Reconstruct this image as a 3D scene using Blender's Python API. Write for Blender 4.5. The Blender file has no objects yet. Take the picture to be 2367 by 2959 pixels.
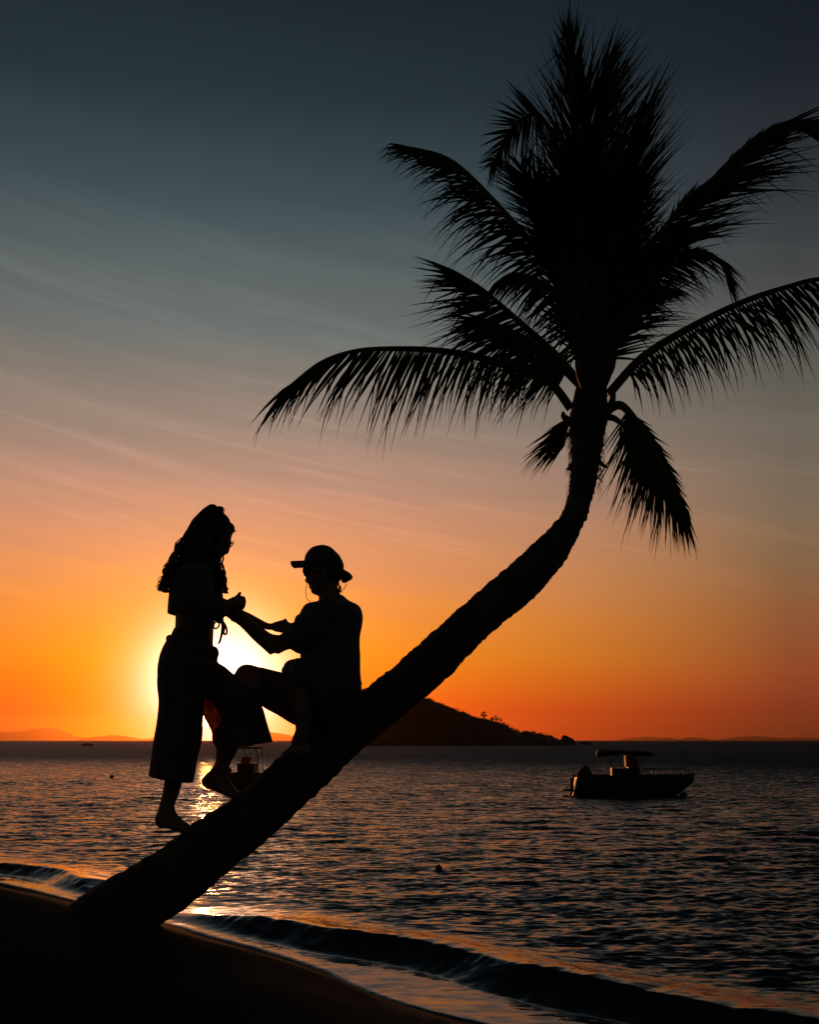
import bpy, math, random
import numpy as np
from mathutils import Vector, Matrix
random.seed(7); rng = np.random.default_rng(7)
R = math.radians
S = bpy.context.scene
COL = S.collection

# ------------------------------------------------------------------ camera, sky, sun, exposure
F = 2900.0; CX = 1183.5; HOR = 2139.0; CAMZ = 2.6
cd = bpy.data.cameras.new("camera"); cam = bpy.data.objects.new("camera", cd); COL.objects.link(cam)
cam.location = (0, 0, CAMZ); cam.rotation_euler = (R(90), 0, 0)
cd.sensor_fit = 'HORIZONTAL'; cd.sensor_width = 36.0; cd.lens = 36.0 * F / 2367.0
cd.shift_x = 0.0; cd.shift_y = (HOR - 1479.5) / 2367.0
cd.clip_start = 0.05; cd.clip_end = 80000.0
S.camera = cam
S.view_settings.view_transform = 'Standard'; S.view_settings.look = 'None'
S.view_settings.exposure = 0.0; S.view_settings.gamma = 1.0
S.cycles.use_denoising = True
S.cycles.max_bounces = 6; S.cycles.volume_bounces = 0; S.cycles.transparent_max_bounces = 8

SUN_AZ = math.atan((590 - CX) / F)             # to the left of straight ahead (+Y)
SUN_EL = math.atan((HOR - 2083) / F * math.cos(SUN_AZ))
sun_dir = Vector((math.sin(SUN_AZ) * math.cos(SUN_EL), math.cos(SUN_AZ) * math.cos(SUN_EL), math.sin(SUN_EL)))

def lin(c):
    return tuple((v / 255 / 12.92) if v / 255 <= 0.04045 else ((v / 255 + 0.055) / 1.055) ** 2.4 for v in c)

def build_world():
    w = bpy.data.worlds.new("World"); S.world = w; w.use_nodes = True
    nt = w.node_tree; nt.nodes.clear(); N = nt.nodes.new; K = nt.links.new
    out = N('ShaderNodeOutputWorld'); bg = N('ShaderNodeBackground'); K(bg.outputs[0], out.inputs[0])
    def val(x, s):
        if isinstance(x, (int, float)): s.default_value = x
        else: K(x, s)
    def M(op, a, b=0.0, c=None, clamp=False):
        n = N('ShaderNodeMath'); n.operation = op; n.use_clamp = clamp
        val(a, n.inputs[0]); val(b, n.inputs[1])
        if c is not None: val(c, n.inputs[2])
        return n.outputs[0]
    def mapr(x, a, b, c=0.0, d=1.0, smooth=True):
        n = N('ShaderNodeMapRange'); n.interpolation_type = 'SMOOTHSTEP' if smooth else 'LINEAR'
        val(x, n.inputs[0]); n.inputs[1].default_value = a; n.inputs[2].default_value = b
        n.inputs[3].default_value = c; n.inputs[4].default_value = d
        return n.outputs[0]
    def mix(f, a, b, bt='MIX'):
        n = N('ShaderNodeMix'); n.data_type = 'RGBA'; n.blend_type = bt; n.clamp_factor = False
        val(f, n.inputs[0]); 
        for x, s in ((a, n.inputs[6]), (b, n.inputs[7])):
            if isinstance(x, tuple): s.default_value = (*x[:3], 1)
            else: K(x, s)
        return n.outputs[2]
    def dot(v, d):
        n = N('ShaderNodeVectorMath'); n.operation = 'DOT_PRODUCT'; K(v, n.inputs[0]); n.inputs[1].default_value = d
        return n.outputs['Value']
    tc = N('ShaderNodeTexCoord'); D = tc.outputs['Generated']
    sp = N('ShaderNodeSeparateXYZ'); K(D, sp.inputs[0]); x, y, z = sp.outputs
    hl = M('SQRT', M('MAXIMUM', M('ADD', M('MULTIPLY', x, x), M('MULTIPLY', y, y)), 1e-6))
    t = M('DIVIDE', z, hl)
    # wispy high cloud: shifts the elevation lookup and brightness a little
    u = M('DIVIDE', x, M('MAXIMUM', M('ABSOLUTE', y), 0.15))
    cv = N('ShaderNodeCombineXYZ'); K(M('MULTIPLY', u, 1.7), cv.inputs[0])
    K(M('MULTIPLY', M('ADD', t, M('MULTIPLY', u, 0.13)), 34.0), cv.inputs[1])
    nz = N('ShaderNodeTexNoise'); nz.inputs['Scale'].default_value = 1.0; nz.inputs['Detail'].default_value = 5.0
    nz.inputs['Roughness'].default_value = 0.55; nz.inputs['Distortion'].default_value = 0.4
    K(cv.outputs[0], nz.inputs['Vector'])
    cl = M('SUBTRACT', nz.outputs[0], 0.5)
    cfade = M('MULTIPLY', mapr(t, 0.0, 0.12), mapr(t, 0.38, 0.62, 1.0, 0.35))
    t2 = M('ADD', t, M('MULTIPLY', M('MULTIPLY', cl, cfade), -0.04))
    fac = M('DIVIDE', t2, 0.8, clamp=True)
    def ramp(stops):
        n = N('ShaderNodeValToRGB'); K(fac, n.inputs[0]); e = n.color_ramp.elements
        n.color_ramp.interpolation = 'LINEAR'
        st = sorted((max(0, (HOR - py) / F / 0.8), c) for py, c in stops)
        e[0].position = st[0][0]; e[0].color = (*lin(st[0][1]), 1)
        e[1].position = min(1, st[-1][0]); e[1].color = (*lin(st[-1][1]), 1)
        for p, c in st[1:-1]:
            q = e.new(p); q.color = (*lin(c), 1)
        return n.outputs[0]
    left = ramp([(-180, (20, 32, 40)), (0, (25, 40, 48)), (300, (35, 53, 61)), (600, (60, 80, 88)), (800, (88, 103, 104)), (1000, (108, 118, 115)),
                 (1100, (130, 126, 117)), (1250, (154, 138, 125)), (1400, (188, 148, 127)), (1500, (210, 152, 120)), (1600, (232, 157, 108)),
                 (1700, (246, 158, 88)), (1800, (253, 156, 58)), (1900, (255, 151, 22)), (2000, (255, 118, 0)), (2060, (252, 76, 0)), (2139, (246, 48, 2))])
    right = ramp([(-180, (12, 20, 30)), (0, (16, 26, 36)), (300, (24, 34, 43)), (600, (43, 50, 55)), (800, (58, 65, 67)), (1100, (87, 89, 83)),
                  (1300, (108, 103, 92)), (1500, (124, 109, 90)), (1650, (133, 105, 76)), (1800, (143, 93, 58)), (1950, (152, 76, 45)),
                  (2050, (136, 57, 38)), (2139, (100, 43, 36))])
    sh = Vector((math.sin(SUN_AZ), math.cos(SUN_AZ)))
    cosd = M('DIVIDE', M('ADD', M('MULTIPLY', x, sh.x), M('MULTIPLY', y, sh.y)), hl)
    m = mapr(cosd, 1.0, 0.845, 0.0, 1.0, smooth=False)
    m = M('POWER', M('MAXIMUM', m, 0.0), 0.85)
    base = mix(m, left, right)
    # away from the sun the dome is the Nishita dusk sky
    sky = N('ShaderNodeTexSky'); sky.sky_type = 'NISHITA'; sky.sun_disc = False
    sky.sun_elevation = SUN_EL; sky.sun_rotation = SUN_AZ; sky.air_density = 1.2; sky.dust_density = 2.0
    nish = mix(1.0, sky.outputs[0], (NISH, NISH, NISH), 'MULTIPLY')
    back = mapr(cosd, 0.82, 0.1)
    base = mix(back, base, nish)
    bright = M('ADD', 1.0, M('MULTIPLY', M('MULTIPLY', cl, cfade), 0.15))
    c2 = N('ShaderNodeCombineXYZ'); K(M('MULTIPLY', M('ADD', u, 3.1), 3.2), c2.inputs[0]); K(M('MULTIPLY', M('ADD', t, M('MULTIPLY', u, 0.20)), 52.0), c2.inputs[1])
    n2 = N('ShaderNodeTexNoise'); n2.inputs['Scale'].default_value = 1.0; n2.inputs['Detail'].default_value = 7.0; n2.inputs['Roughness'].default_value = 0.62; n2.inputs['Distortion'].default_value = 0.7
    K(c2.outputs[0], n2.inputs['Vector'])
    wisp = M('MULTIPLY', mapr(n2.outputs[0], 0.50, 0.74), M('MULTIPLY', mapr(t, 0.06, 0.25), mapr(t, 0.5, 0.62, 1.0, 0.0)))
    bright = M('ADD', bright, M('MULTIPLY', wisp, 0.17))
    bc = N('ShaderNodeCombineXYZ'); [K(bright, bc.inputs[i]) for i in range(3)]
    base = mix(1.0, base, bc.outputs[0], 'MULTIPLY')
    # glow round the low sun and the disc itself
    gaz = math.atan((630 - CX) / F); gel = math.atan((HOR - 2000) / F * math.cos(gaz))
    gdir = (math.sin(gaz) * math.cos(gel), math.cos(gaz) * math.cos(gel), math.sin(gel))
    ang = M('DEGREES' if False else 'MULTIPLY', M('ARCCOSINE', M('MINIMUM', dot(D, gdir), 1.0)), 57.29578)
    def gauss(s, a): return M('MULTIPLY', M('EXPONENT', M('MULTIPLY', M('MULTIPLY', ang, ang), -1 / (2 * s * s))), a)
    gc = N('ShaderNodeCombineXYZ'); K(M('ADD', gauss(2.13, 3.3), gauss(4.0, 0.4)), gc.inputs[0]); K(M('ADD', gauss(2.13, 3.2), gauss(4.2, 0.25)), gc.inputs[1]); K(gauss(2.13, 2.9), gc.inputs[2])
    base = mix(1.0, base, gc.outputs[0], 'ADD')
    # warmer, yellower band of glow hugging the horizon under the sun
    hz = M('MULTIPLY', M('EXPONENT', M('MULTIPLY', M('MAXIMUM', t, 0.0), -22.0)), mapr(cosd, 0.985, 1.0))
    hc = N('ShaderNodeCombineXYZ'); K(M('MULTIPLY', hz, 0.10), hc.inputs[0]); K(M('MULTIPLY', hz, 0.18), hc.inputs[1]); K(M('MULTIPLY', hz, -0.05), hc.inputs[2])
    base = mix(1.0, base, hc.outputs[0], 'ADD')
    sang = M('MULTIPLY', M('ARCCOSINE', M('MINIMUM', dot(D, tuple(sun_dir)), 1.0)), 57.29578)
    disc = mapr(sang, 0.34, 0.24)
    base = mix(disc, base, (45.0, 30.0, 12.0))
    K(base, bg.inputs[0]); bg.inputs[1].default_value = 1.0
NISH = 0.03
build_world()

sl = bpy.data.lights.new("sun", 'SUN'); sl.energy = 1.1; sl.angle = R(0.5); sl.color = (1.0, 0.32, 0.06)
so = bpy.data.objects.new("sun", sl); COL.objects.link(so)
so.rotation_euler = (-sun_dir).to_track_quat('-Z', 'Y').to_euler()

# ------------------------------------------------------------------ helpers
K = 2367 / 1725.0                                  # overview pixels -> photo pixels
def P(px, py, Y): return np.array([(px - CX) / F * Y, Y, CAMZ + (HOR - py) / F * Y])
def conv(x0, y0, s): return lambda x, y: (x0 + x / s, y0 + y / s)
Z1 = conv(400, 1420, 4.3125); Z2 = conv(780, 1540, 5.39); Z3 = conv(400, 1800, 3.45)
ZD = lambda x, y: (x * K, y * K)

def material(name, col, rough=0.6, var=0.25, scale=8.0, bump=0.0, metal=0.0, bscale=None, spec=0.3, transl=None):
    m = bpy.data.materials.new(name); m.use_nodes = True; nt = m.node_tree; b = nt.nodes['Principled BSDF']
    tc = nt.nodes.new('ShaderNodeTexCoord'); n = nt.nodes.new('ShaderNodeTexNoise')
    n.inputs['Scale'].default_value = scale; n.inputs['Detail'].default_value = 5
    nt.links.new(tc.outputs['Object'], n.inputs['Vector'])
    r = nt.nodes.new('ShaderNodeValToRGB'); nt.links.new(n.outputs[0], r.inputs[0])
    r.color_ramp.elements[0].position = 0.3; r.color_ramp.elements[1].position = 0.7
    r.color_ramp.elements[0].color = (*[c * (1 - var) for c in col], 1); r.color_ramp.elements[1].color = (*[min(1, c * (1 + var)) for c in col], 1)
    nt.links.new(r.outputs[0], b.inputs['Base Color'])
    b.inputs['Roughness'].default_value = rough; b.inputs['Metallic'].default_value = metal
    b.inputs['Specular IOR Level'].default_value = spec
    if bump:
        n2 = nt.nodes.new('ShaderNodeTexNoise'); n2.inputs['Scale'].default_value = bscale or scale * 3; n2.inputs['Detail'].default_value = 6
        nt.links.new(tc.outputs['Object'], n2.inputs['Vector'])
        bp = nt.nodes.new('ShaderNodeBump'); bp.inputs['Strength'].default_value = bump; bp.inputs['Distance'].default_value = 0.02
        nt.links.new(n2.outputs[0], bp.inputs['Height']); nt.links.new(bp.outputs[0], b.inputs['Normal'])
    if transl:
        tr = nt.nodes.new('ShaderNodeBsdfTranslucent'); tr.inputs[0].default_value = (*transl[0], 1)
        mx = nt.nodes.new('ShaderNodeMixShader'); mx.inputs[0].default_value = transl[1]
        o = nt.nodes['Material Output']
        nt.links.new(b.outputs[0], mx.inputs[1]); nt.links.new(tr.outputs[0], mx.inputs[2]); nt.links.new(mx.outputs[0], o.inputs[0])
    return m

class MB:
    def __init__(s): s.v = []; s.f = []; s.n = 0
    def add(s, v, f):
        v = np.asarray(v, float); s.v.append(v); s.f += [tuple(i + s.n for i in q) for q in f]; s.n += len(v); return s
    def arr(s): return np.concatenate(s.v) if s.v else np.zeros((0, 3))
    def mesh(s, name):
        me = bpy.data.meshes.new(name); me.from_pydata(s.arr().tolist(), [], s.f); me.update(); return me

def put(name, me, mat, parent=None, origin=None, smooth=True):
    if origin is not None:
        o3 = np.array(origin, float); n = len(me.vertices); co = np.empty(n * 3, np.float32); me.vertices.foreach_get('co', co)
        co = (co.reshape(-1, 3) - o3).astype(np.float32); me.vertices.foreach_set('co', co.ravel()); me.update()
    o = bpy.data.objects.new(name, me); COL.objects.link(o)
    if mat: me.materials.append(mat)
    if smooth: me.polygons.foreach_set('use_smooth', [True] * len(me.polygons))
    if parent: o.parent = parent
    elif origin is not None: o.location = tuple(origin)
    return o
def part(name, mb, mat, parent, smooth=True):
    """mesh in world coordinates, parented to an unrotated Empty"""
    me = mb.mesh(name) if isinstance(mb, MB) else mb
    base = np.zeros(3); p = parent
    while p: base += np.array(p.location); p = p.parent
    return put(name, me, mat, parent, base, smooth)
def thing(name, loc, label, cat, group=None):
    o = bpy.data.objects.new(name, None); COL.objects.link(o); o.location = tuple(loc); o.empty_display_size = 0.2
    return tag(o, label, cat, group)
def tag(o, label, cat, group=None):
    o['label'] = label; o['category'] = cat
    if group: o['group'] = group
    return o
def structure(o, kind='structure'): o['kind'] = kind; return o

def catmull(A, m):
    A = np.asarray(A, float)
    if len(A) < 3 or m < 2: 
        return np.concatenate([A[:-1] + (A[1:] - A[:-1]) * (k / m) for k in range(m)] + [A[-1:]]) if len(A) == 2 and m > 1 else A
    E = np.vstack([2 * A[0] - A[1], A, 2 * A[-1] - A[-2]]); o = []
    for i in range(1, len(E) - 2):
        p0, p1, p2, p3 = E[i - 1:i + 3]
        for k in range(m):
            t = k / m
            o.append(0.5 * ((2 * p1) + (p2 - p0) * t + (2 * p0 - 5 * p1 + 4 * p2 - p3) * t * t + (3 * p1 - p0 - 3 * p2 + p3) * t ** 3))
    o.append(A[-1]); return np.array(o)

def rings_to(mb, rings, cap=True):
    rings = np.asarray(rings); n, k, _ = rings.shape
    v = rings.reshape(-1, 3); f = []
    for i in range(n - 1):
        for j in range(k):
            a = i * k + j; b = i * k + (j + 1) % k; f.append((a, b, b + k, a + k))
    if cap:
        v = np.vstack([v, rings[0].mean(0), rings[-1].mean(0)]); c0, c1 = n * k, n * k + 1
        f += [(c0, (j + 1) % k, j) for j in range(k)]
        f += [(c1, (n - 1) * k + j, (n - 1) * k + (j + 1) % k) for j in range(k)]
    return mb.add(v, f)

def loft(mb, st, zc, m=5, k=20, rnd=True, exp=2.0, grow=0.0):
    """st: (ax, ay, bx, by, Y, hy) with a, b the two outline points of a section in zoom pixels"""
    rows = []
    for ax, ay, bx, by, Y, hy in st:
        a = P(*zc(ax, ay), Y); b = P(*zc(bx, by), Y); rows.append([*((a + b) / 2), *((b - a) / 2), hy])
    A = catmull(rows, m)
    if rnd:
        def end(r0, r1, s):
            d = r0[:3] - r1[:3]; d = d / (np.linalg.norm(d) + 1e-9)
            L = min(np.linalg.norm(r0[3:6]), r0[6]) * 0.5
            q = r0.copy(); q[:3] += d * L * s; q[3:] *= math.sqrt(max(0.02, 1 - s * s)); return q
        A = np.vstack([end(A[0], A[1], 0.95), end(A[0], A[1], 0.7), A, end(A[-1], A[-2], 0.7), end(A[-1], A[-2], 0.95)])
    th = np.linspace(0, 2 * math.pi, k, endpoint=False); c, s = np.cos(th), np.sin(th)
    c = np.sign(c) * np.abs(c) ** (2 / exp); s = np.sign(s) * np.abs(s) ** (2 / exp)
    rings = []
    for r in A:
        u = r[3:6]; 
        if grow: u = u * (1 + grow / max(1e-6, np.linalg.norm(u)))
        rings.append(r[:3] + c[:, None] * u + s[:, None] * np.array([0, r[6] + grow, 0]))
    return rings_to(mb, rings)

def tube(mb, pts, rad, m=4, k=8, cap=True):
    pts = np.asarray(pts, float); rad = np.broadcast_to(np.asarray(rad, float), (len(pts),)) if np.ndim(rad) < 1 or len(np.atleast_1d(rad)) != len(pts) else np.asarray(rad, float)
    A = catmull(np.c_[pts, rad], m) if m > 1 else np.c_[pts, rad]
    p, r = A[:, :3], np.maximum(A[:, 3], 1e-5)
    T = np.gradient(p, axis=0); T /= np.linalg.norm(T, axis=1)[:, None] + 1e-12
    n = np.cross(T[0], [0, 1, 0.01]); n = n if np.linalg.norm(n) > 1e-3 else np.cross(T[0], [1, 0, 0]); n /= np.linalg.norm(n)
    th = np.linspace(0, 2 * math.pi, k, endpoint=False); rings = []
    for i in range(len(p)):
        n = n - T[i] * n.dot(T[i]); n /= np.linalg.norm(n) + 1e-12; b = np.cross(T[i], n)
        rings.append(p[i] + r[i] * (np.cos(th)[:, None] * n + np.sin(th)[:, None] * b))
    return rings_to(mb, rings, cap)
def ztube(mb, zc, pts, Y, rad, **kw):
    Ys = Y if isinstance(Y, (list, tuple)) else [Y] * len(pts)
    return tube(mb, [P(*zc(x, y), q) for (x, y), q in zip(pts, Ys)], rad, **kw)
def ellipsoid(mb, c, r, nu=14, nv=9, M=None):
    rings = []
    for i in range(nv):
        ph = math.pi * (i + 0.5) / nv - math.pi / 2
        th = np.linspace(0, 2 * math.pi, nu, endpoint=False)
        q = np.c_[np.cos(th) * math.cos(ph) * r[0], np.sin(th) * math.cos(ph) * r[1], np.full(nu, math.sin(ph) * r[2])]
        if M is not None: q = q @ np.array(M).T
        rings.append(q + np.array(c))
    return rings_to(mb, rings)
def box(mb, c, h, M=None):
    q = np.array([[sx, sy, sz] for sx in (-1, 1) for sy in (-1, 1) for sz in (-1, 1)], float) * np.array(h)
    if M is not None: q = q @ np.array(M).T
    return mb.add(q + np.array(c), [(0, 1, 3, 2), (4, 6, 7, 5), (0, 4, 5, 1), (2, 3, 7, 6), (0, 2, 6, 4), (1, 5, 7, 3)])

def remesh(mb, name, voxel=0.005, smooth=3):
    me = mb.mesh(name + "_raw"); o = bpy.data.objects.new(name + "_raw", me); COL.objects.link(o)
    r = o.modifiers.new('r', 'REMESH'); r.mode = 'VOXEL'; r.voxel_size = voxel
    if smooth:
        q = o.modifiers.new('s', 'SMOOTH'); q.factor = 0.5; q.iterations = smooth
    dg = bpy.context.evaluated_depsgraph_get(); dg.update()
    new = bpy.data.meshes.new_from_object(o.evaluated_get(dg)); new.name = name
    bpy.data.objects.remove(o); bpy.data.meshes.remove(me); return new

def vnoise(x, y, seed=0):
    """cheap smooth 2-D value noise for arrays"""
    r = np.random.default_rng(seed).random((256, 256)); xi = np.floor(x).astype(int); yi = np.floor(y).astype(int)
    fx = x - xi; fy = y - yi; fx = fx * fx * (3 - 2 * fx); fy = fy * fy * (3 - 2 * fy); g = lambda a, b: r[a % 256, b % 256]
    return (g(xi, yi) * (1 - fx) + g(xi + 1, yi) * fx) * (1 - fy) + (g(xi, yi + 1) * (1 - fx) + g(xi + 1, yi + 1) * fx) * fy

# ------------------------------------------------------------------ shore, sand and sea
def ground(px, py, z=0.0):
    Y = (CAMZ - z) * F / (py - HOR); return ((px - CX) / F * Y, Y)
SHORE_PX = [(0, 2548), (120, 2572), (230, 2600), (480, 2662), (620, 2702), (800, 2752), (950, 2800), (1100, 2868), (1300, 2932), (1420, 2962)]
shore = [ground(*q) for q in SHORE_PX]
crest = [ground(px, py, 0.26) for px, py in [(690, 2632), (900, 2662), (1240, 2712), (1580, 2785), (1920, 2848), (2367, 2916)]]
crest_l = [ground(px, py, 0.2) for px, py in [(0, 2490), (98, 2498), (191, 2516), (240, 2545)]]
def extend(L, a, b):
    L = [np.array(q) for q in L]; d0 = L[0] - L[1]; d0 /= np.linalg.norm(d0); d1 = L[-1] - L[-2]; d1 /= np.linalg.norm(d1)
    return np.array([L[0] + d0 * a] + L + [L[-1] + d1 * b])
def sdist(x, y, L):
    """signed distance to a polyline running left to right in the picture: positive seaward; also the parameter along it"""
    best = np.full(x.shape, 1e18); sg = np.zeros(x.shape); par = np.zeros(x.shape); acc = 0
    for a, b in zip(L[:-1], L[1:]):
        d = b - a; l = np.linalg.norm(d); d = d / l; rx, ry = x - a[0], y - a[1]
        t = np.clip(rx * d[0] + ry * d[1], 0, l); qx, qy = rx - d[0] * t, ry - d[1] * t; dd = qx * qx + qy * qy
        s = d[0] * ry - d[1] * rx; u = dd < best
        best = np.where(u, dd, best); sg = np.where(u, np.sign(s), sg); par = np.where(u, acc + t, par); acc += l
    return np.sqrt(best) * sg, par
SHORE = extend(catmull(np.array(shore), 6), 60, 60)

def build_sand():
    xs = np.concatenate([np.linspace(-40, -9, 30), np.linspace(-8.8, 6, 150), np.linspace(6.3, 40, 30)])
    ys = np.concatenate([np.linspace(-30, 0, 20), np.linspace(0.2, 20, 180), np.linspace(20.5, 60, 40)])
    X, Y = np.meshgrid(xs, ys); d, _ = sdist(X, Y, SHORE); d = -d
    z = np.where(d > 0, 0.16 * (1 - np.exp(-np.maximum(d, 0) * 0.28 / 0.16)) - 0.07 * np.clip(d - 0.5, 0, 9), d * 0.2)  # sand falls away inland, shaped to keep the low sun off it
    wgt = np.clip(d / 2.0, 0, 1)
    z += wgt * ((vnoise(X * 1.3, Y * 1.3, 3) - 0.5) * 0.04 + (vnoise(X * 5, Y * 5, 4) - 0.5) * 0.012)
    # low dune added behind the beach, shaped so its shaded landward face fills the foreground, the palm is rooted in its crest
    sp_ = np.array([(-900, 2330)] + SHORE_PX + [(1700, 3050), (2600, 3330)], float)
    def sight(yy): return CAMZ - (np.interp(X / np.maximum(yy, .3) * F + CX, sp_[:, 0], sp_[:, 1]) + 14 - HOR) / F * np.maximum(yy, .3)
    top = np.clip(sight(np.full(X.shape, 4.85)), 0.75, 2.05); side = np.clip((3.2 - X) / 2.5, 0, 1); side = side * side * (3 - 2 * side)
    seaw = np.clip((Y - 4.85) / 2.6, 0, 1); land = np.clip((4.85 - Y) / 3.6, 0, 1)
    shade_dune = np.where(Y > 4.85, top * (1 - seaw * seaw * (3 - 2 * seaw)), top - (top - 1.12) * land * land * (3 - 2 * land)) * side + (1 - side) * 0.3
    shade_dune += (vnoise(X * 2.1, Y * 2.1, 8) - 0.5) * 0.05 + (vnoise(X * 7, Y * 7, 9) - 0.5) * 0.02
    z = np.where(Y < 7.6, np.maximum(z, shade_dune), z); z = np.where((Y > 0.9) & (d > 0.4), np.minimum(z, sight(Y)), z)
    n, k = X.shape; v = np.c_[X.ravel(), Y.ravel(), z.ravel()]
    f = [(i * k + j, i * k + j + 1, (i + 1) * k + j + 1, (i + 1) * k + j) for i in range(n - 1) for j in range(k - 1)]
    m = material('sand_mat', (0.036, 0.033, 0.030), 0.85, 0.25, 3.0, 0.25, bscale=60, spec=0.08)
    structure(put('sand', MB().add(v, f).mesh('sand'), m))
build_sand()

def build_water():
    dy = np.concatenate([np.linspace(1180, 200, 640), np.linspace(199, 30, 200), np.geomspace(29, 0.15, 64)])
    Yr = CAMZ * F / dy; cu = np.concatenate([np.linspace(-2.4, -0.62, 60)[:-1], np.linspace(-0.62, 0.62, 620), np.linspace(0.62, 2.4, 60)[1:]])
    Yg, U = np.meshgrid(Yr, cu, indexing='ij'); X = U * Yg; Y = Yg.copy()
    sdx = np.gradient(Yr); spacing = np.maximum(np.abs(sdx)[:, None], np.gradient(cu)[None, :] * Yg)
    d, par = sdist(X, Y, SHORE)
    amp = np.clip((d - 0.9) / 7.0, 0, 1) ** 0.8; near = np.clip(d / 0.8, 0, 1)
    H = np.zeros_like(X); DX = np.zeros_like(X); DY = np.zeros_like(X)
    g = np.random.default_rng(11)
    base_ang = math.atan2(-0.85, 0.42)
    gust = 0.45 + 1.1 * vnoise(X / 6.5 + 40, Y / 9 + 11, 71) * (0.6 + 0.8 * vnoise(X / 2.3 + 7, Y / 3.1 + 5, 72))
    for i in range(110):
        lam = 0.18 * (2.6 / 0.18) ** (g.random() ** 1.25); k = 2 * math.pi / lam
        a = 0.0022 * lam ** 0.5 * (0.5 + g.random()); th = base_ang + g.normal() * 0.55
        cx, sy = math.cos(th), math.sin(th); ph = g.random() * 6.283
        lod = np.clip((lam / spacing - 2.2) / 2.0, 0, 1)
        gate = 0.35 + 1.1 * vnoise(X / (lam * 4) + i * 7.3, Y / (lam * 4) + i * 3.1, i)
        w = a * lod * gate * gust * (amp if lam > 0.9 else np.maximum(amp, 0.28 * near))
        arg = k * (X * cx + Y * sy) + ph; c = np.cos(arg); s = np.sin(arg)
        H += w * c; DX -= cx * w * s * 0.85; DY -= sy * w * s * 0.85
    def ridge(L, h0, r0, r1, back, face, seed):
        L = [np.array(q_) for q_ in catmull(np.array(L), 10)]; q, p = sdist(X, Y, extend(L, r0, r1)); tot = r0 + sum(np.linalg.norm(np.array(b) - np.array(a)) for a, b in zip(L[:-1], L[1:])) + r1
        q = q + (vnoise(p * 0.9, p * 0, seed) - 0.5) * 0.12 + (vnoise(p * 9, p * 0, seed + 6) - 0.5) * 0.04 * (q > -0.1) + (vnoise(p * 3.1, p * 0, seed + 1) - 0.5) * 0.07
        hh = h0 * (0.8 + 0.4 * vnoise(p * 0.7, p * 0, seed + 2) + 0.07 * (vnoise(p * 5, p * 0, seed + 3) - 0.5) + 0.03 * (vnoise(p * 14, p * 0, seed + 4) - 0.5)) * np.clip(p / (r0 + 0.3), 0, 1) * np.clip((tot - p) / (r1 + 0.3), 0, 1)
        prof = np.where(q > 0, np.exp(-(q / back) ** 2), np.clip(1 + q / face, 0, 1) ** 1.3)
        return hh * prof
    H = H + ridge(crest, 0.22, 1.8, 6.0, 0.9, 0.55, 21) + ridge(crest_l, 0.17, 14.0, 0.8, 0.8, 0.4, 31)
    H = np.where(d < 0.35, H * np.clip(d / 0.35, 0, 1), H) + 0.05 * np.clip(1.1 - d, 0, 1.4) - 0.01 - 0.3 * np.clip(-0.15 - d + (vnoise(par * 1.2, par * 0, 77) - .5) * .12, 0, 1)
    X = X + DX; Y = Y + DY
    n, k = X.shape; v = np.c_[X.ravel(), Y.ravel(), H.ravel()]
    idx = np.arange(n * k).reshape(n, k)
    f = np.stack([idx[:-1, :-1], idx[:-1, 1:], idx[1:, 1:], idx[1:, :-1]], -1).reshape(-1, 4)
    f = f[d.ravel()[f].min(1) > -0.75]                      # the sea stops just under the sand
    me = bpy.data.meshes.new('water'); me.vertices.add(n * k); me.vertices.foreach_set('co', v.astype(np.float32).ravel())
    me.loops.add(f.size); me.loops.foreach_set('vertex_index', f.ravel().astype(np.int32))
    me.polygons.add(len(f)); me.polygons.foreach_set('loop_start', np.arange(0, f.size, 4, dtype=np.int32))
    me.update(calc_edges=True); me.validate()
    at_ = me.attributes.new('seaward', 'FLOAT', 'POINT'); at_.data.foreach_set('value', d.astype(np.float32).ravel())
    m = bpy.data.materials.new('water_mat'); m.use_nodes = True; nt = m.node_tree; b = nt.nodes['Principled BSDF']
    b.inputs['Base Color'].default_value = (0.010, 0.014, 0.015, 1); b.inputs['Roughness'].default_value = 0.13; b.inputs['IOR'].default_value = 1.333
    N = nt.nodes.new; LK = nt.links.new; tc = N('ShaderNodeTexCoord')
    def slopes(scale, stretch, rot, detail):
        mp = N('ShaderNodeMapping'); mp.inputs['Scale'].default_value = (stretch, 1, 1); mp.inputs['Rotation'].default_value = (0, 0, rot)
        LK(tc.outputs['Object'], mp.inputs[0]); q = N('ShaderNodeTexNoise'); q.inputs['Scale'].default_value = scale
        q.inputs['Detail'].default_value = detail; q.inputs['Roughness'].default_value = 0.6; LK(mp.outputs[0], q.inputs['Vector']); return q.outputs['Color']
    def vm(op, a, b_):
        q = N('ShaderNodeVectorMath'); q.operation = op
        for x, so_ in ((a, q.inputs[0]), (b_, q.inputs[1])):
            if isinstance(x, tuple): so_.default_value = x
            else: LK(x, so_)
        return q.outputs[0]
    # ripples too small for the mesh tilt the surface directly, so that distant water keeps its slopes
    rip = vm('ADD', vm('MULTIPLY', vm('SUBTRACT', slopes(9.0, 0.42, -0.55, 5), (.5, .5, .5)), (1.1, 1.5, 0)), vm('MULTIPLY', vm('SUBTRACT', slopes(2.4, 0.4, -0.55, 3), (.5, .5, .5)), (0.55, 0.8, 0)))
    geo = N('ShaderNodeNewGeometry')
    # calm film at the edge, chop offshore; wave fronts are steeper on the side that runs ashore
    ad = N('ShaderNodeAttribute'); ad.attribute_name = 'seaward'
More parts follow.
